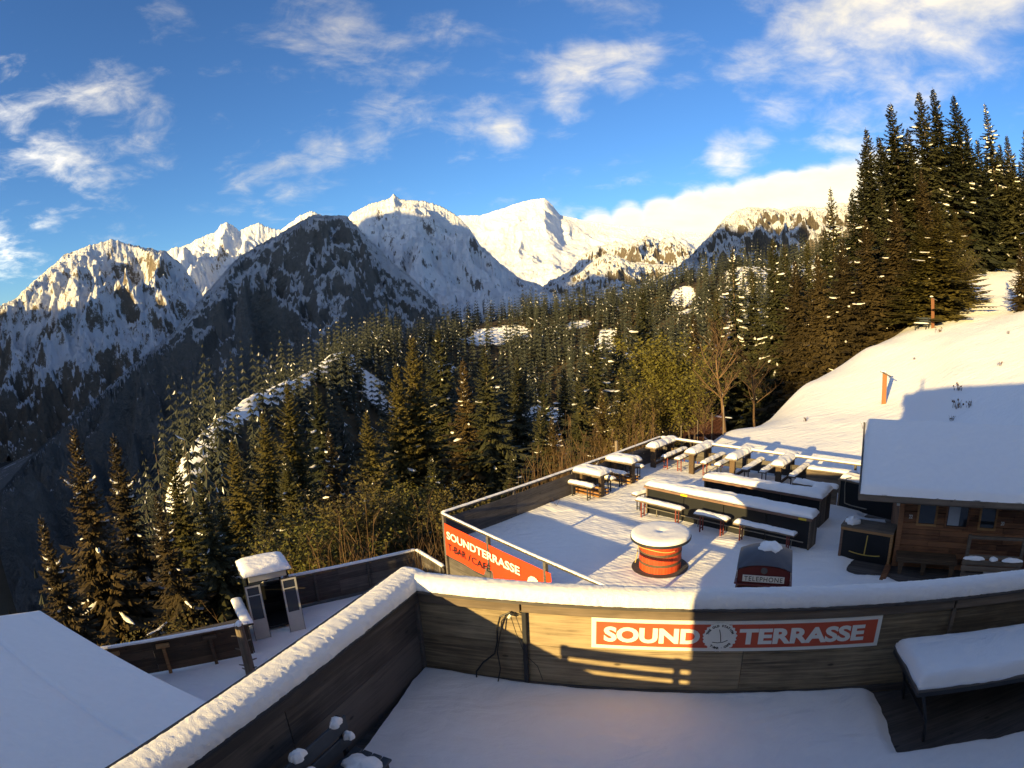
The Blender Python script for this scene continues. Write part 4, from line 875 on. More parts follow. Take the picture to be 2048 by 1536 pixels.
# wind break counters between the bars and the hut
q = thing('counter', 'black panelled counter with a steel hoop at the back of the terrace', 'counter', T(8.05, 9.75), TROT + R(-14))
MB().box((.06, .02, .02), (2.6, .05, .93)).build('front_panel', 'black_panel', q)
one_box((0, 0, 0), (.06, .6, .94), .006).build('side_board', 'beam_wood', q); one_box((-.02, -.03, .94), (2.65, .62, .99), .006).build('top_board', 'beam_wood', q)
put('snow_cap', snow_slab(2.6, .6, .15, seed=66), q, (1.32, .3, .992))
MB().tube([(.35, -.12, .25), (.30, -.12, .85), (.33, -.12, 1.08), (.5, -.12, 1.13)], .02, 8).tube([(.35, -.12, .25), (.6, -.12, .22), (1.2, -.12, .22)], .02, 8).build('hoop', 'rail_steel', q)
pl_ = tag(MB().beam((0, 0, .03), (.62, .62, .10), .16, .05).build('plank', 'hut_wood', None, T(10.72, 4.75)), 'loose dark plank lying on the ground before the hut', 'plank')
rb = thing('box', 'red box at the right end of the hut front', 'box', Hh(3.66, -.45), HROT)
one_box((0, 0, 0), (.5, .4, .8), .01).build('body', 'red_steel', rb); one_box((-.02, -.02, .8), (.52, .42, .86), .01).build('lid', 'red_steel', rb)

# ------------------------------------------------------------------ lower left: deck, fences, gondola, roof
ld = MB().prism([(-12.5, 10.8), (-7.75, 13.4), (-2.45, 15.0), (-2.2, 17.6), (-3.6, 19.5), (-8.6, 16.4), (-13, 13.2)][::1], -3.0, -2.56).build('lower_deck', 'fence_wood'); struct(ld)
LX, LY = np.meshgrid(np.linspace(0, 1, 80), np.linspace(0, 1, 70), indexing='ij')
def quad(p00, p10, p11, p01): return [(1 - LX) * (1 - LY) * p00[i] + LX * (1 - LY) * p10[i] + LX * LY * p11[i] + (1 - LX) * LY * p01[i] for i in range(2)]
QX, QY = quad((-12.8, 9.0), (-2.6, 11.0), (-3.55, 19.2), (-12.9, 13.1))
put('lower_deck_snow', npmesh('lower_deck_snow', np.stack([QX, QY, -2.5 + .04 * fbm(QX, QY, 4, 3)], -1).reshape(-1, 3), gridfaces(80, 70), 'snow_smooth'))['kind'] = 'structure'
f1, L = fence('fence', 'brown board fence with brackets below the snowy roof edge', (-12.6, 10.75, -2.5), (-7.72, 13.80, -2.5), bz(4, .05, 1.03), 1.08, [], 0, .06, .12, 'brown_wood', .03)
for x in (1.7, 3.2, 4.6):
    one_box((-.05, -.10, 0), (.05, -.0, .86), .005).build('post', 'orange_wood' if x < 4 else 'brown_wood', f1, (x, -.0, 0)); one_box((-.2, -.13, .86), (.2, .0, .95), .005).build('bracket', 'orange_wood' if x < 4 else 'brown_wood', f1, (x, 0, 0))
f2, L = fence('fence', 'dark board fence with a snowy rail running up to the terrace corner', (-8.5, 16.35, -2.5), (-3.60, 19.25, -2.5), bz(5, .0, 1.0), 1.10, [.1, 2.0, 3.9, 5.6], 0, .07, .12, 'fence_wood', .03)
f3, L = fence('fence', 'short dark fence end sloping down towards the banner', (-3.58, 19.25, -2.5), (-2.5, 17.85, -2.5), bz(5, .0, 1.0), 1.10, [.1, 1.6], 0, .07, .12, 'fence_wood', .03)
f4, L = fence('fence', 'snowy sunlit fence end beside the gondola cabin', (-8.75, 15.3, -2.5), (-7.72, 13.85, -2.5), bz(3, .05, .9), 1.02, [.1, 1.5], 0, .10, .34, 'brown_wood', .0)
lp = thing('post', 'thick grey log post with short branch stubs near the gondola cabin', 'post', (-7.43, 12.82, -2.55), 0)
MB().tube([(0, 0, 0), (.01, .0, .8), (-.01, .01, 1.66)], [.15, .135, .12], 12).build('trunk', 'post_wood', lp)
for z, a_ in ((.35, 200), (.5, 20), (.15, 170), (.85, 190), (1.3, 210), (1.1, 30), (.3, 350)): MB().tube([(0.08 * math.cos(R(a_)), .08 * math.sin(R(a_)), z), (.27 * math.cos(R(a_)), .27 * math.sin(R(a_)), z + .05)], [.025, .014], 6).build('branch_stub', 'post_wood', lp)
put('snow_lump', snow_dome(.24, .24, .09, 91), lp, (0, 0, 1.655))
# gondola cabin: local x along the doors
gv = Vector((-6.69, 15.46, 0)) - Vector((-7.97, 14.60, 0)); grot = math.atan2(gv.y, gv.x); gl = gv.length
gc = thing('gondola_cabin', 'old gondola cabin with two open white doors and snow on its roof', 'gondola cabin', (-7.97, 14.60, -2.5), grot)
gw, gd, gh = gl + .05, 1.25, 1.98
for x in (.22, gw - .22):
    for y in (.45, gd + .42): one_box((x - .03, y - .03, .12), (x + .03, y + .03, gh - .06), .008).build('frame_post', 'dark_steel', gc)
MB().prism([(.18, .42), (gw - .18, .42), (gw - .10, .75), (gw - .10, gd + .1), (gw - .2, gd + .45), (.2, gd + .45), (.10, gd + .1), (.10, .75)], .08, .14).build('floor', 'dark_steel', gc)
MB().box((.16, gd + .42, .14), (gw - .16, gd + .46, .95)).build('rear_panel', 'black_panel', gc); MB().box((.16, gd + .425, .98), (gw - .16, gd + .455, 1.75)).build('rear_window', 'glass', gc)
for x in (.10, gw - .13):
    MB().box((x, .6, .14), (x + .03, gd + .25, .95)).build('side_panel', 'black_panel', gc); MB().box((x + .005, .6, .98), (x + .025, gd + .25, 1.75)).build('side_window', 'glass', gc)
MB().box((.3, gd + .05, .14), (gw - .3, gd + .4, .5)).build('seat', 'black_panel', gc)
rfp = [(.06, .40), (gw - .06, .40), (gw, .8), (gw - .02, gd + .3), (gw - .2, gd + .52), (.2, gd + .52), (.02, gd + .3), (0, .8)]
MB().prism(rfp, gh - .08, gh).build('roof', 'grey_metal', gc); one_box((.2, .36, gh - .22), (gw - .2, .42, gh - .02), .01).build('header', 'cream_panel', gc)
put('snow_cap', snow_slab(gw - .04, gd + .12, .19, .30, 93, 'snow_smooth'), gc, (gw / 2, .98, gh + .002))
for sgn, x0 in ((1, .0), (-1, gw)):
    dq = thing if False else None
    m = MB(); dw = .47
    X = lambda v: x0 + sgn * v
    def bx(a_, b_2, y0=0.0, y1=.035): m.box((min(X(a_[0]), X(b_2[0])), y0, a_[1]), (max(X(a_[0]), X(b_2[0])), y1, b_2[1]))
    bx((0, .02), (dw, .70)); bx((0, .70), (.055, 1.82)); bx((dw - .055, .70), (dw, 1.82)); bx((.055, 1.76), (dw - .055, 1.82)); bx((.055, 1.48), (dw - .055, 1.51))
    dd_ = m.build('door', 'cream_panel', gc)
    m = MB(); bx((.06, .70), (dw - .06, 1.48), .012, .018); bx((.06, 1.51), (dw - .06, 1.76), .012, .018); m.build('window_pane', 'glass', dd_)
    m = MB(); bx((-.012, .0), (.0, 1.84), -.004, .04); bx((dw, .0), (dw + .012, 1.84), -.004, .04); bx((-.012, 1.82), (dw + .012, 1.835), -.004, .04); m.build('rubber_seal', 'black_print', dd_)
# snowy roof in the lower left corner
vr_ = [Vector((-12.67, 10.78, 0)), Vector((-5.0, 8.0, 0))]
ev = (vr_[1] - vr_[0]).normalized(); up_ = Vector((-ev.y, ev.x, 0)) * -1
rr_ = thing('building', 'lower building with a smooth snow covered roof in the bottom left corner', 'building', (-12.67, 10.78, 0), math.atan2(ev.y, ev.x))
# local x along the eave, -y up the roof
Lr = 11.5; Wr = 8.0; sl = math.tan(R(14))
m = MB(); m.add([(0, 0, -.30), (Lr, 0, -.30), (Lr, -Wr, -.30 + Wr * sl), (0, -Wr, -.30 + Wr * sl), (0, 0, -.18), (Lr, 0, -.18), (Lr, -Wr, -.18 + Wr * sl), (0, -Wr, -.18 + Wr * sl)], [(0, 1, 2, 3), (4, 7, 6, 5), (0, 4, 5, 1), (0, 3, 7, 4), (1, 5, 6, 2), (2, 6, 7, 3)])
m.build('roof', 'grey_metal', rr_)
m = MB(); m.box((.4, -Wr + .3, -3.6), (Lr - .3, -.5, -.42)); m.build('wall', 'house_wall', rr_)
SX, SY = np.meshgrid(np.linspace(-.03, Lr, 120), np.linspace(0.03, -Wr, 260), indexing='ij')
edge = np.minimum(SX + .03, .03 - SY); re_ = np.sqrt(np.clip(1 - (1 - np.clip(edge / .14, 0, 1)) ** 2, 0, 1))
zz = -.175 - SY * sl + (.15 + .012 * fbm(SX * .7, SY * .7, 3, 5)) * re_ - .05 * np.exp(-((SY + 2.05) / .07) ** 2) + .03 * sst(0, .25, -SY - 2.05)
put('snow_cap', npmesh('snow', np.stack([SX, SY, zz], -1).reshape(-1, 3), gridfaces(120, 260)[:, ::-1], 'snow_smooth'), rr_)
# ------------------------------------------------------------------ trees
def spruce_meshes(seed, H, Rr, whorls, needle, snow=.5, density=1.0, sparse=0.0, narrow=1.0, tw=1.0, droop=1.0, top_snow=.0):
    q = random.Random(seed); tv = MB(); V = []; F = []; SV = []; SF = []
    pts = [(q.uniform(-.03, .03) * z, q.uniform(-.03, .03) * z * .5, z * H) for z in (0, .25, .5, .75, .93, 1.0)]
    tv.tube(pts, [.016 * H * (1 - z) + .012 for z in (0, .25, .5, .75, .93, 1.0)], 7)
    nbr = int(whorls * 11.5 * (1 - sparse)); tier = [q.uniform(.72, 1.22) for _ in range(whorls + 2)]; ph_seed = q.uniform(0, 6)
    for b in range(nbr):
            zf = .04 + .95 * ((b + q.random()) / nbr) ** 1.0; zf = min(zf, .988); z = zf * H
            gap = .55 if math.sin(ph_seed + b * 2.39996 * 1.0 + zf * 9) * math.sin(zf * 23 + ph_seed) > .55 else 1.0
            Lb = Rr * (1 - zf) ** .95 * narrow * tier[int(zf * whorls)] * q.uniform(.5, 1.15) * gap + .07
            ph = b * 2.39996 + q.uniform(-.5, .5); L = Lb
            c, s = math.cos(ph), math.sin(ph); dr = droop * (.55 * (1 - zf) + .05) * q.uniform(.5, 1.5) - (.25 if zf > .85 else 0)
            def P(u): r = L * u; return (c * r, s * r, z - dr * r * (u ** .6) + .16 * L * u * u * u)
            n = max(3, int((5 + 7 * (1 - zf)) * density))
            for i in range(n):
                u = (i + 1.0) / n; p = P(u); ll = (.34 * L * (1.1 - u) + .085 + .05 * H / 18 * min(1, L)) * q.uniform(.7, 1.25) * tw
                for sd_ in (-1, 1):
                    a = ph + sd_ * q.uniform(.45, 1.1); dz = -q.uniform(.15, .75) * ll; ca, sa = math.cos(a), math.sin(a)
                    tip = (p[0] + ca * ll, p[1] + sa * ll, p[2] + dz); wd = .21 * ll + .035
                    mx, my, mz = (p[0] + tip[0]) / 2, (p[1] + tip[1]) / 2, (p[2] + tip[2]) / 2 - .04 * ll
                    o = len(V); V += [p, (mx - sa * wd, my + ca * wd, mz - q.uniform(0, .12) * ll), tip, (mx + sa * wd, my - ca * wd, mz - q.uniform(0, .3) * ll)]
                    F.append((o, o + 1, o + 2)); F.append((o, o + 2, o + 3))
            # end spray
            p = P(.7); t_ = P(1.12); o = len(V); wd = .12 * L + .05
            V += [p, (P(.95)[0] - s * wd, P(.95)[1] + c * wd, P(.95)[2] - .05), t_, (P(.95)[0] + s * wd, P(.95)[1] - c * wd, P(.95)[2] - .05)]; F.append((o, o + 1, o + 2)); F.append((o, o + 2, o + 3))
            if q.random() < snow:
                u0 = q.uniform(.15, .5); u1 = min(1.08, u0 + q.uniform(.35, .7)); wd = (.028 * L + .055) * q.uniform(.7, 1.3)
                o = len(SV); k = 6
                for i in range(k):
                    u = u0 + (u1 - u0) * i / (k - 1); p = P(u); ww = wd * (1 - abs(2 * i / (k - 1) - 1) * .7) * q.uniform(.75, 1.2); ht = .06 + .07 * q.random()
                    SV += [(p[0] - s * ww, p[1] + c * ww, p[2] + .0 - .02), (p[0], p[1], p[2] + ht), (p[0] + s * ww, p[1] - c * ww, p[2] - .02)]
                for i in range(k - 1):
                    a = o + i * 3; SF += [(a, a + 3, a + 4), (a, a + 4, a + 1), (a + 1, a + 4, a + 5), (a + 1, a + 5, a + 2)]
    tm = tv.mesh('trunk', 'bark', True); cm = npmesh('crown', V, F, needle, False)
    sm = npmesh('snow', SV, SF, 'snow', True) if SF else None
    return tm, cm, sm
def tree_from(parts_, name, label, loc, rz, sc=1.0, group=None, scz=None):
    r = thing(name, label, 'tree', loc, rz, group); r.scale = (sc, sc, scz or sc)
    put('trunk', parts_[0], r); put('crown', parts_[1], r)['kind'] = 'stuff'
    if parts_[2]: put('snow_load', parts_[2], r)['kind'] = 'stuff'
    return r
SP = {
 'a': spruce_meshes(1, 18, 4.9, 40, 'spruce_needles', .06, 1.25, tw=.85),
 'b': spruce_meshes(2, 18, 4.4, 42, 'spruce_needles', .09, 1.25, droop=1.3, tw=.85),
 'c': spruce_meshes(3, 18, 5.5, 38, 'spruce_needles', .06, 1.3, tw=.85),
 'brown': spruce_meshes(4, 18, 4.7, 40, 'brown_needles', .12, 1.25, tw=.85, droop=1.15),
 'slim': spruce_meshes(5, 18, 3.8, 34, 'spruce_needles', .36, 1.1, sparse=.15, droop=1.35, tw=.85),
 'larch': spruce_meshes(6, 18, 5.0, 40, 'larch_needles', .015, 1.4, tw=.75, droop=.45),
 'dense': spruce_meshes(7, 18, 5.4, 46, 'dense_needles', .03, 1.25, tw=.9)}
def place(kind, az, tip_el, d, H, label, rz=None, name='spruce_tree', group=None):
    """tree whose tip stands tip_el degrees over the horizon of the house, d metres away, H metres tall"""
    x, y = polar(az, d); z = CAM_Z + d * math.tan(R(tip_el)) - H
    g = ground_z(x, y)
    if z > g - .2: H += z - g + .4; z = g - .4          # roots always in the ground
    return tree_from(SP[kind], name, label, (x, y, z), rz if rz is not None else rnd.uniform(0, 6.28), H / 18 * rnd.uniform(.95, 1.05), group, H / 18)
LARCH = 'larch_tree'
# bearing, tip height angle, distance, tree height, kind, label
NEAR = [
 (-42.5, -7.4, 31, 17, 'brown', 'leftmost tall spruce with bright snow flecks above the snowy roof'),
 (-38.8, -8.6, 34, 17, 'brown', 'slender spruce just right of the leftmost tall spruce'),
 (-47.2, -14.5, 27, 9, 'brown', 'low spruce at the left edge above the roof'),
 (-35.6, -14.5, 26, 10, 'brown', 'stout dark spruce right above the corner of the snowy roof'),
 (-31.1, -13.2, 27, 12, 'b', 'dark spruce above the gondola cabin with snow on its lower boughs'),
 (-33.5, -10.6, 46, 15, 'larch', 'olive larch behind the spruces at the left'),
 (-27.5, -10.5, 38, 13, 'larch', 'olive larch with bare lower stems left of the sunlit ski run'),
 (-24.2, -8.2, 40, 16, 'larch', 'bushy larch standing before the lower end of the ski run'),
 (-21.6, -5.7, 42, 18, 'larch', 'tall olive larch right of the ski run'),
 (-18.8, -6.2, 72, 15, 'b', 'snow dusted spruce beside the bright upper ski run'),
 (-18.0, -10.5, 34, 11, 'brown', 'brownish young spruce below the tall olive larch'),
 (-14.2, -9.0, 40, 14, 'larch', 'thin olive larch left of the tallest larch'),
 (-11.0, -4.8, 46, 18, 'larch', 'olive larch leaning on the tallest larch from the left'),
 (-9.4, -2.2, 48, 21, 'larch', 'tallest olive larch in the middle of the slope'),
 (-6.8, -1.6, 54, 22, 'a', 'dark spruce right behind the tallest larch'),
 (-4.6, -4.8, 44, 18, 'brown', 'brown tinged spruce between the tallest larch and the broad spruce'),
 (-2.4, -3.6, 43, 20, 'c', 'broad spruce with snow patches above the red banner'),
 (0.6, -4.9, 58, 18, 'a', 'spruce right behind the broad spruce'),
 (3.0, -7.2, 46, 15, 'b', 'shorter spruce left of the snowy clearing'),
 (5.0, -6.0, 50, 16, 'a', 'dark spruce right below the snowy clearing'),
 (8.0, -1.1, 52, 20, 'b', 'tall snow flecked spruce behind the left fence tables'),
 (10.3, -2.0, 56, 20, 'c', 'spruce right of the snow flecked one, half hidden'),
 (12.8, 1.4, 60, 22, 'a', 'pointed tall spruce in the centre right with snow on its boughs'),
 (14.5, -2.4, 58, 18, 'b', 'spruce behind the yellow green tree'),
 (17.6, -1.2, 55, 17, 'brown', 'brownish spruce right of the yellow green tree'),
 (21.5, 4.9, 62, 22, 'slim', 'snow laden slim spruce left of the dark wood'),
 (19.8, 1.0, 60, 19, 'a', 'spruce just left of the snow laden slim spruce'),
 (23.3, 2.8, 64, 20, 'b', 'spruce right of the snow laden slim spruce'),
 (25.4, 5.8, 58, 22, 'a', 'pointed dark spruce at the left end of the dark wood'),
 (27.4, 3.6, 54, 20, 'dense', 'dense brown spruce at the edge of the meadow, left one'),
 (29.6, 4.2, 52, 19, 'dense', 'dense brown spruce at the edge of the meadow, middle one'),
 (31.2, 10.2, 84, 24, 'slim', 'isolated slim spruce rising against the cliffs'),
 (32.0, 5.5, 53, 18, 'dense', 'dense brown spruce at the edge of the meadow, right one'),
 (34.3, 7.5, 55, 19, 'dense', 'big brown spruce below the tall dark spruces'),
 (35.2, 15.4, 66, 24, 'a', 'leftmost of the tall dark spruces against the sky'),
 (37.9, 17.5, 68, 26, 'c', 'second of the tall dark spruces against the sky'),
 (37.2, 9.0, 56, 17, 'dense', 'brown spruce standing right behind the upper marker post'),
 (40.8, 18.4, 70, 26, 'a', 'twin topped tall spruce, left stem'),
 (42.2, 18.6, 73, 26, 'b', 'twin topped tall spruce, right stem'),
 (44.1, 17.9, 74, 25, 'a', 'tall spruce left of the notch in the dark wood'),
 (45.7, 14.0, 78, 21, 'c', 'lower spruce in the notch of the dark wood'),
 (47.0, 17.0, 80, 24, 'slim', 'snowy tall spruce near the right edge'),
 (48.6, 14.2, 78, 22, 'b', 'spruce in the dark wood second from the right edge'),
 (50.4, 14.6, 78, 22, 'a', 'spruce cut by the right edge of the picture'),
 (40.0, 11.5, 64, 16, 'dense', 'brown spruce below the twin topped spruce'),
 (43.0, 11.0, 72, 15, 'brown', 'mid height spruce at the top of the meadow'),
 (46.0, 9.5, 84, 14, 'b', 'small dark spruce where the meadow runs into the wood'),
 (48.9, 5.2, 50, 9, 'brown', 'small spruce on the right edge of the snowy meadow'),
 (51.5, 6.5, 62, 10, 'a', 'small spruce at the far right above the meadow'),
]
for az, te, d, H, k, lab in NEAR: place(k, az, te, d, H, lab, None, LARCH if k == 'larch' else 'spruce_tree', 'spruces and larches round the terrace')
FILL = [(26.5, 5.0, 70, 19, 'a'), (28.6, 5.6, 68, 19, 'c'), (30.4, 6.4, 66, 19, 'a'), (33.2, 9.8, 70, 21, 'b'), (34.4, 12.2, 74, 22, 'c'), (36.5, 14.0, 76, 23, 'a'), (36.0, 10.5, 62, 18, 'c'), (38.8, 14.5, 78, 23, 'b'), (39.4, 12.8, 66, 19, 'a'),
        (41.5, 14.5, 80, 22, 'c'), (43.2, 14.6, 82, 21, 'a'), (44.8, 15.2, 86, 21, 'b'), (46.4, 13.0, 84, 19, 'a'), (47.8, 13.5, 88, 20, 'c'), (49.5, 12.0, 84, 18, 'b'), (51.2, 13.0, 86, 20, 'c'), (45.2, 9.0, 92, 13, 'a'), (48.4, 9.8, 98, 14, 'c'), (50.6, 10.0, 96, 14, 'brown'), (42.0, 9.5, 76, 14, 'brown')]
for az, te, d, H, k in FILL: place(k, az, te, d, H, 'dark spruce deep in the wood at the upper right', None, 'spruce_tree', 'dark wood at the upper right')
for i in range(24):
    az = 34.5 + 18 * (i + rnd.random()) / 24; d = rnd.uniform(72, 108); place(rnd.choice('abc'), az, rnd.uniform(9, 15.5) - .035 * (d - 72), d, rnd.uniform(17, 22), 'dark spruce deep in the wood at the upper right', None, 'spruce_tree', 'dark wood at the upper right')
FILL2 = [(rnd.uniform(-45, 12), rnd.uniform(27, 60), rnd.choice(['brown', 'a', 'c', 'larch', 'brown', 'b'])) for _ in range(46)]
for az, d, k in FILL2:
    if abs(az) < 4 and d < 30: d += 12
    x, y = polar(az, d); H = rnd.uniform(8, 14); lim = float(np.interp(az, [-45, -30, -20, -10, 0, 12], [-12, -13, -9.5, -6, -7, -5]))
    H = min(H, CAM_Z + d * math.tan(R(lim)) - ground_z(x, y))
    if H > 3: tree_from(SP[k], LARCH if k == 'larch' else 'spruce_tree', 'lower conifer among the trees on the bank left of the terrace', (x, y, ground_z(x, y) - .3), rnd.uniform(0, 6.28), H / 18 * 1.15, 'lower conifers on the bank left of the terrace', H / 18)
for az, d, H, w_, lab in [(41.2, 51.5, 9.5, 1.75, 'wide olive larch beside the upper marker post on the meadow'), (39.4, 52, 8.5, 1.6, 'olive larch left of the upper marker post'), (42.9, 56, 8.0, 1.5, 'small olive larch right of the upper marker post')]:
    x, y = polar(az, d); tree_from(SP['larch'], LARCH, lab, (x, y, ground_z(x, y) - .2), az, H / 18 * w_, None, H / 18)
# unseen trees added left of the house to shade the lower deck and roof
for i, (x, y, H) in enumerate([(-16.5, 3.5, 9), (-20, 1.5, 12), (-24, 4, 13), (-19.5, 6.5, 9)]):
    tree_from(SP['ab c'[0] if i % 2 else 'c'], 'spruce_tree', 'unseen spruce added for shade beside the lower building outside the left edge', (x, y, ground_z(x, y) - .3), i, H / 18, 'unseen spruces added to shade the lower deck')

# ---- broadleaf trees just coming into leaf, bare trees, shrubs
def leafy(seed, H, leaf, nleaf, spread=.42, leafsize=.11, bare=False):
    q = random.Random(seed); tw = MB(); tips = []
    def grow(p, d, L, r, lev):
        n = 4; pts = [p]; rs = [r]
        for i in range(n):
            d = (d + Vector((q.uniform(-.18, .18), q.uniform(-.18, .18), q.uniform(-.02, .14)))).normalized(); p = p + d * L / n; pts.append(p); rs.append(r * (1 - .55 * (i + 1) / n))
            if lev > 0: tips.append((p, lev))
            if lev < 3 and i >= (1 if lev == 0 else 0):
                for _ in range(3 if lev == 0 else 2):
                    a = q.uniform(0, 6.28); e = q.uniform(.15, .95); nd = (d * .55 + Vector((math.cos(a), math.sin(a), e)) * .75).normalized()
                    grow(p, nd, L * q.uniform(.42, .62), rs[-1] * .6, lev + 1)
        tips.append((p, lev))
    grow(Vector((0, 0, 0)), Vector((0, 0, 1)), H * .72, H * .013, 0)
    tw2 = tw
    return tips, tw2, grow
def leafy_meshes(seed, H, leaf, nleaf, leafsize, stems=1, spread=.9):
    q = random.Random(seed); wood_ = MB(); tips = []
    def grow(p, d, L, r, lev):
        n = 4 if lev < 2 else 2; pts = [p]; rs = [r]
        for i in range(n):
            d = (d + Vector((q.uniform(-.2, .2), q.uniform(-.2, .2), q.uniform(-.02, .16)))).normalized(); p = p + d * (L / n); pts.append(p); rs.append(r * (1 - .6 * (i + 1) / n))
            if lev >= 1: tips.append(p)
            if lev < 3 and (lev > 0 or i > 0):
                for _ in range(4 if lev == 0 else 2):
                    a = q.uniform(0, 6.283); nd = (d * .5 + Vector((math.cos(a) * spread, math.sin(a) * spread, q.uniform(.1, .8)))).normalized()
                    grow(p, nd, L * q.uniform(.36, .58), max(rs[-1] * .55, .006), lev + 1)
        wood_.tube(pts, rs, 5 if lev < 2 else 3, False)
    for s_ in range(stems): grow(Vector((q.uniform(-.2, .2) * (stems > 1), q.uniform(-.2, .2) * (stems > 1), 0)), Vector((q.uniform(-.25, .25) * (stems > 1), q.uniform(-.25, .25) * (stems > 1), 1)).normalized(), H * .62 * q.uniform(.8, 1), H * .014 / stems ** .5, 0)
    tm = wood_.mesh('branches', 'twigs' if leaf is None else 'bark', True)
    if leaf is None: return tm, None, None
    V = []; F = []
    for i in range(nleaf):
        p = q.choice(tips) + Vector((q.gauss(0, .16), q.gauss(0, .16), q.gauss(0, .16))) * (H / 9); a = q.uniform(0, 6.28); e = q.uniform(-.9, .9); s_ = leafsize * q.uniform(.6, 1.4)
        u = Vector((math.cos(a), math.sin(a), e)).normalized() * s_; w = u.cross(Vector((q.uniform(-1, 1), q.uniform(-1, 1), 1))).normalized() * s_ * .55
        o = len(V); V += [tuple(p - u), tuple(p + w), tuple(p + u), tuple(p - w)]; F.append((o, o + 1, o + 2, o + 3))
    return tm, npmesh('crown', V, F, leaf, False), None
def leafy_tree(ms, name, label, loc, rz, sc, group=None, cat='tree'):
    r = thing(name, label, cat, loc, rz, group); r.scale = (sc,) * 3
    put('trunk' if cat == 'tree' else 'stems', ms[0], r)
    if ms[1]: put('crown', ms[1], r)['kind'] = 'stuff'
    return r
LF = [leafy_meshes(11, 9, 'young_leaves', 7000, .09), leafy_meshes(12, 9, 'young_leaves', 6500, .085, 2), leafy_meshes(13, 9, 'larch_needles', 6000, .085, 2), leafy_meshes(14, 7, 'larch_needles', 9000, .085, 6, 1.25)]
BT = [leafy_meshes(21, 9, None, 0, 0), leafy_meshes(22, 9, None, 0, 0)]
def on_ground(az, d): x, y = polar(az, d); return (x, y, ground_z(x, y) - .15)
for az, d, sc, k, lab in [(15.2, 36, 1.25, 0, 'yellow green young tree behind the back left of the terrace'), (13.0, 33, .85, 2, 'smaller olive tree left of the yellow green young tree'), (17.6, 34, .95, 1, 'small leafing tree right of the yellow green young tree'),
                          (42.6, 54, .85, 3, 'low leafing bush tree right of the upper marker post'),
                          (-25, 27, .95, 2, 'olive leafing tree behind the gondola cabin'), (-20, 25, .9, 1, 'leafing tree behind the lower board fence, left'), (-15.5, 27, 1.0, 2, 'leafing tree behind the lower board fence, right'), (-11.5, 30, 1.0, 1, 'leafing tree left of the red banner'),
                          (-6.5, 27, .8, 2, 'leafing shrub tree right behind the banner corner'), (-37, 22, .7, 2, 'leafing shrub tree beside the snowy roof edge'), (-44.5, 23, .75, 2, 'leafing shrub tree at the far left above the roof')]:
    leafy_tree(LF[k], 'young_tree', lab, on_ground(az, d), rnd.uniform(0, 6), sc)
for az, d, sc, k, lab in [(20.6, 31, .85, 0, 'bare tree with a sunlit trunk at the foot of the meadow'), (18.4, 30, .4, 1, 'small bare tree left of the net fence posts'), (23.5, 36, .7, 1, 'bare tree at the dark wood edge left of the meadow')]:
    leafy_tree(BT[k], 'bare_tree', lab, on_ground(az, d), rnd.uniform(0, 6), sc)
def shrub_mesh(seed, n, H, lean=.25, leaf=0):
    q = random.Random(seed); m = MB()
    for i in range(n):
        x, y = q.gauss(0, .45), q.gauss(0, .45); h_ = H * q.uniform(.45, 1.1); dx, dy = q.gauss(0, lean), q.gauss(0, lean)
        p = [(x + dx * h_ * u + q.gauss(0, .02), y + dy * h_ * u + q.gauss(0, .02), h_ * u) for u in (0, .35, .7, 1)]; m.tube(p, [.016, .012, .008, .003], 3, False)
        for j in range(7):
            u = q.uniform(.35, 1); a = q.uniform(0, 6.28); l_ = q.uniform(.12, .45); b = (x + dx * h_ * u, y + dy * h_ * u, h_ * u)
            m.tube([b, (b[0] + math.cos(a) * l_ * .6, b[1] + math.sin(a) * l_ * .6, b[2] + l_ * .8)], [.007, .003], 3, False)
    return m.mesh('stems', 'twigs')
SH = [shrub_mesh(31, 26, 2.6, .16), shrub_mesh(32, 30, 2.1, .25), shrub_mesh(33, 20, 3.2, .12)]
def shrub(az, d, sc, k, label, group):
    x, y = polar(az, d); o = put('bare_shrub', SH[k], None, (x, y, ground_z(x, y) - .1), (0, 0, rnd.uniform(0, 6))); o.scale = (sc,) * 3; tag(o, label, 'shrub', group)
for i in range(24):
    s_ = rnd.choice([rnd.uniform(4.5, 12.5), rnd.uniform(6, 12.5), rnd.uniform(.5, 12)]); p = T(-1.0 - rnd.uniform(0, 1.9), s_); o = put('bare_shrub', SH[i % 3], None, (p.x, p.y, ground_z(p.x, p.y) - .1), (0, 0, rnd.uniform(0, 6)))
    hs = min(2.4, max(.9, (rnd.uniform(.1, 1.5) + .06 * s_ - ground_z(p.x, p.y)) / 2.7)); o.scale = (.9, .9, hs); tag(o, 'bare brown shrub in the thicket outside the left terrace fence', 'shrub', 'thicket outside the left terrace fence')
for i in range(40):
    shrub(rnd.uniform(-46, -8), rnd.uniform(20.5, 27), rnd.uniform(.7, 1.5), i % 3, 'bare brown shrub on the bank behind the lower fences', 'shrubs on the bank behind the lower fences')

# ---- the wood across the gully: small spruces
def far_spruce(seed, needle='far_needles'):
    q = random.Random(seed); V = []; F = []; mi = []; H = 15.0
    n = 9
    for t_ in range(n):
        zf = .06 + .90 * t_ / (n - 1); r = 2.9 * (1 - zf) ** .9 + .10; k = 9 if zf < .6 else 6; z = zf * H; a0 = q.uniform(0, 6.28)
        o = len(V); V.append((0, 0, z + .16 * H / n * 2.2))
        for i in range(k):
            a = a0 + 6.283 * i / k; rr = r * q.uniform(.65, 1.25); V.append((rr * math.cos(a), rr * math.sin(a), z - .35 * rr * q.uniform(.5, 1.4)))
            a += 3.1416 / k; rr *= .45; V.append((rr * math.cos(a), rr * math.sin(a), z - .1 * rr))
        for i in range(2 * k):
            F.append((o, o + 1 + i, o + 1 + (i + 1) % (2 * k))); mi.append(1 if q.random() < .02 else 0)
    return np.array(V), np.array(F), np.array(mi)
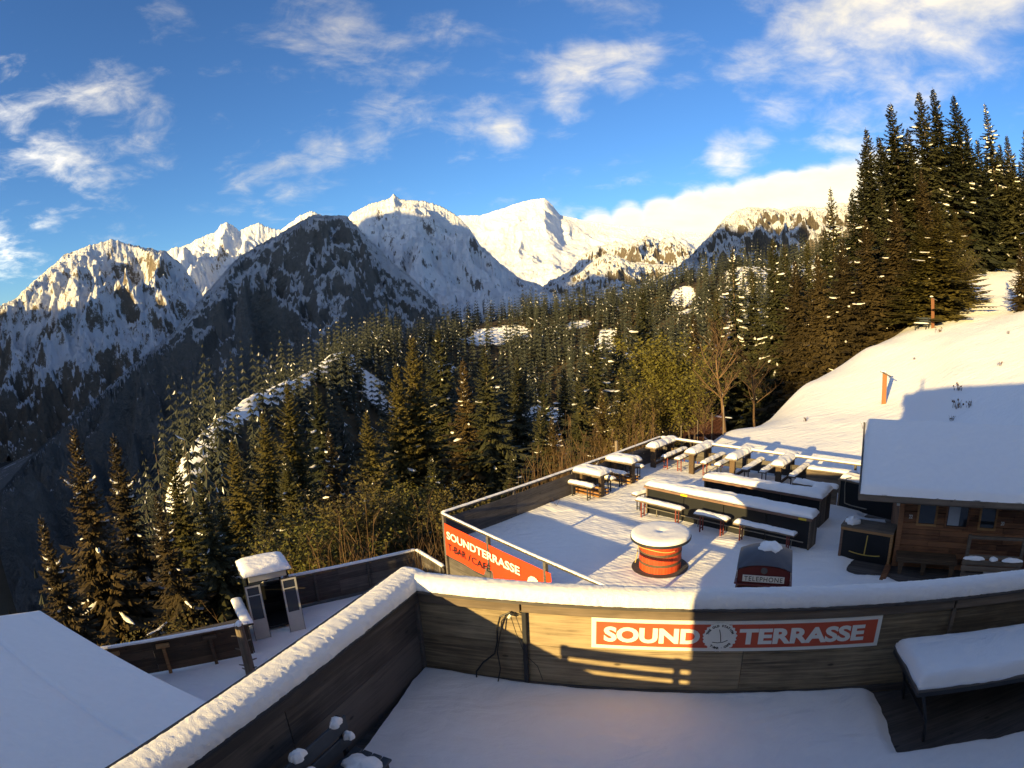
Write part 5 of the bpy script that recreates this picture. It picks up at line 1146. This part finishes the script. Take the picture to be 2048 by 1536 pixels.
FS = [far_spruce(41 + i) for i in range(4)]
FM = [npmesh('crown', v_, f_, ['far_needles', 'snow'], False, mi_) for v_, f_, mi_ in FS]
ft = MB().tube([(0, 0, -.5), (0, 0, 6), (0, 0, 14)], [.22, .15, .04], 5).mesh('trunk', 'bark')
q = random.Random(99)
NC = 13500; qr = np.random.default_rng(99)
ca = np.where(np.arange(NC) % 5 > 0, qr.uniform(-37, 34, NC), qr.uniform(-62, -36, NC)); cdn = np.where(np.arange(NC) % 5 > 0, 85 + 405 * qr.random(NC) ** .8, 50 + 350 * qr.random(NC))
cx = cdn * np.sin(np.radians(ca)); cy2 = cdn * np.cos(np.radians(ca))
okk = cdn < np.interp(ca, [-62, -37.5, -37, -31, -22, -17, -12, -6, 2, 20, 34], [420, 420, 150, 180, 262, 340, 405, 465, 490, 500, 520])
okk &= cdn > np.where(ca > -37, 85, 55)
nz1 = fbm(cx / 9, cy2 / 9, 2, 5); nz2 = fbm(cx / 14, cy2 / 14, 2, 6)
for x_, y_, r_ in CXY: okk &= (cx - x_) ** 2 + (cy2 - y_) ** 2 > (r_ * (1 + .4 * nz1)) ** 2
crd = np.interp(ca, [-37, -31, -22, -17, -12, -6, 2, 20, 34], [125, 150, 230, 300, 370, 425, 450, 460, 460]); kk = (cdn - crd) / crd
okk &= ~((ca > -37) & (ca < -15.5) & (kk > -.125 + .06 * nz2) & (kk < -.012))
clump = fbm(cx / 26, cy2 / 26, 3, 12); okk &= (clump + qr.uniform(-.5, .5, NC)) > -.28                      # trees stand in clumps
             # the open ski run along the spur
spots = [(float(d_), float(a_), float(x_), float(y_)) for d_, a_, x_, y_, k_ in zip(cdn, ca, cx, cy2, okk) if k_]
spots = spots[:8200]; spots.sort()
spots = [s for s in spots if s[1] > -37] + [s for s in spots if s[1] <= -37]; near_ = spots[:270]
for i, (d, az, x, y) in enumerate(near_):
    r = thing('spruce_tree', 'small snow dusted spruce in the wood across the gully', 'tree', (x, y, ground_z(x, y) - .3), q.uniform(0, 6.28), 'wood across the gully')
    s_ = q.uniform(.45, 1.35); r.scale = (s_, s_, s_ * q.uniform(.9, 1.2)); put('crown', FM[i % 4], r)['kind'] = 'stuff'; put('trunk', ft, r)
AV = []; AF = []; AM = []; off = 0
for i, (d, az, x, y) in enumerate(spots[270:]):
    v_, f_, mi_ = FS[i % 4]; s_ = q.uniform(.4, 1.3); a = q.uniform(0, 6.28); c, s = math.cos(a) * s_, math.sin(a) * s_
    W_ = np.stack([v_[:, 0] * c - v_[:, 1] * s + x, v_[:, 0] * s + v_[:, 1] * c + y, v_[:, 2] * s_ * q.uniform(.9, 1.25) + ground_z(x, y) - .3], 1)
    AV.append(W_); AF.append(f_ + off); AM.append(mi_); off += len(v_)
o = put('forest', npmesh('forest', np.concatenate(AV), np.concatenate(AF), ['far_needles', 'snow'], False, np.concatenate(AM)))
o['kind'] = 'stuff'; o['label'] = 'far snow dusted spruce forest covering the ridge across the gully'
# ------------------------------------------------------------------ things on the meadow
def marker(label, az, d, h_, rz, lean=0.0):
    x, y = polar(az, d); r = thing('marker_post', label, 'post', (x, y, ground_z(x, y) - .05), rz)
    one_box((-.13, -.06, 0), (.13, .06, h_), .01).build('board', 'shrine_wood', r)
    MB().beam((-.25, 0, h_ + .09), (.02, 0, h_ + .0), .30, .03).beam((-.02, 0, h_ + .0), (.36, 0, h_ - .17), .30, .03).build('roof', 'dark_steel', r)
    put('snow_cap', snow_slab(.28, .28, .07, seed=int(d)), r, (-.08, 0, h_ + .09)); return r
marker('reddish wooden marker post with a little pitched roof above the hut', 35.9, 33, 1.65, R(-36))
marker('reddish wooden marker post with a snow hood at the wood edge', 40.4, 48, 2.25, R(-40))
bx_, by_ = polar(39.2, 48); mb = thing('bench', 'small dark bench standing alone on the snowy meadow', 'bench', (bx_, by_, ground_z(bx_, by_) + .02), R(-75))
for i in range(3): one_box((-.7, i * .13, .40), (.7, i * .13 + .11, .44), .006).build('seat_slat', 'dark_green_paint', mb)
for z in (.58, .76): one_box((-.7, .42, z), (.7, .45, z + .13), .006).build('back_slat', 'dark_green_paint', mb)
for x in (-.55, .5): one_box((x, 0, -.2), (x + .06, .06, .4), .004).build('leg', 'dark_steel', mb); one_box((x, .38, -.2), (x + .06, .44, .9), .004).build('leg', 'dark_steel', mb)
put('snow_cap', snow_slab(1.3, .36, .08, seed=12), mb, (0, .18, .442))
# net fence at the foot of the meadow
npts = [(16.3, 27.5), (17.9, 28.6), (19.3, 29.5), (20.4, 30.0)]
nf = thing('net_fence', 'rusty orange safety net hung between thin poles at the foot of the meadow', 'fence', on_ground(*npts[0]), 0)
P3 = [Vector(on_ground(*p)) - Vector(on_ground(*npts[0])) for p in npts]
for p in P3: MB().tube([p, p + Vector((0, 0, 1.7))], .025, 6).build('pole', 'post_wood', nf)
for a_, b_2 in zip(P3[:-1], P3[1:]):
    m = MB(); n = 16
    for i in range(n + 1):
        p = a_.lerp(b_2, i / n); sag = -.16 * math.sin(math.pi * i / n); m.tube([p + Vector((0, 0, .15 + sag * .3)), p + Vector((0, 0, 1.5 + sag))], .0035, 3, False)
    for z in np.linspace(.15, 1.5, 7): m.tube([a_.lerp(b_2, u) + Vector((0, 0, z - .16 * math.sin(math.pi * u) * z / 1.5)) for u in np.linspace(0, 1, 9)], .004, 3, False)
    m.build('net', 'net_orange', nf)['kind'] = 'stuff'
# grass tufts and twigs sticking out of the snow
def tuft(az, d, sc, label):
    q_ = random.Random(int(az * 100)); m = MB()
    for i in range(12):
        a_ = q_.uniform(0, 6.28); l_ = q_.uniform(.2, .6); e = q_.uniform(.15, .6); p = Vector((q_.gauss(0, .12), q_.gauss(0, .12), -.05))
        m.tube([p, p + Vector((math.cos(a_) * e * l_ * .4, math.sin(a_) * e * l_ * .4, l_ * .6)), p + Vector((math.cos(a_) * e * l_, math.sin(a_) * e * l_, l_))], [.016, .012, .005], 4, False)
        if i % 2 == 0: m.box(tuple(p + Vector((math.cos(a_) * e * l_ - .03, math.sin(a_) * e * l_ - .03, l_ * .7))), tuple(p + Vector((math.cos(a_) * e * l_ + .03, math.sin(a_) * e * l_ + .03, l_ * .7 + .09))))
    x, y = polar(az, d); o = m.build('twig_tuft', 'twigs', None, (x, y, ground_z(x, y))); o.scale = (sc,) * 3; tag(o, label, 'tuft', 'twigs poking through the meadow snow')
for az, d, sc, lab in [(41.0, 46, .8, 'dark tuft of twigs right of the lone bench'), (43.1, 31.5, .75, 'tuft of twigs above the roof shadow'), (43.0, 29, .9, 'largest dark tuft of twigs in the roof shadow'), (44.2, 29, .6, 'right tuft of twigs in the roof shadow'), (42.6, 27.6, .45, 'small tuft nearest the hut roof'),
                       (34.2, 29, .6, 'thin dry twigs left of the roof shadow'), (28.4, 31, .45, 'lone tiny tuft in the middle of the meadow'), (46.9, 35, .5, 'small tuft on the right of the meadow'), (38.7, 40, .35, 'tiny twig below the lone bench'), (47.6, 42, .4, 'pair of tiny twigs at the right edge of the meadow')]: tuft(az, d, sc, lab)
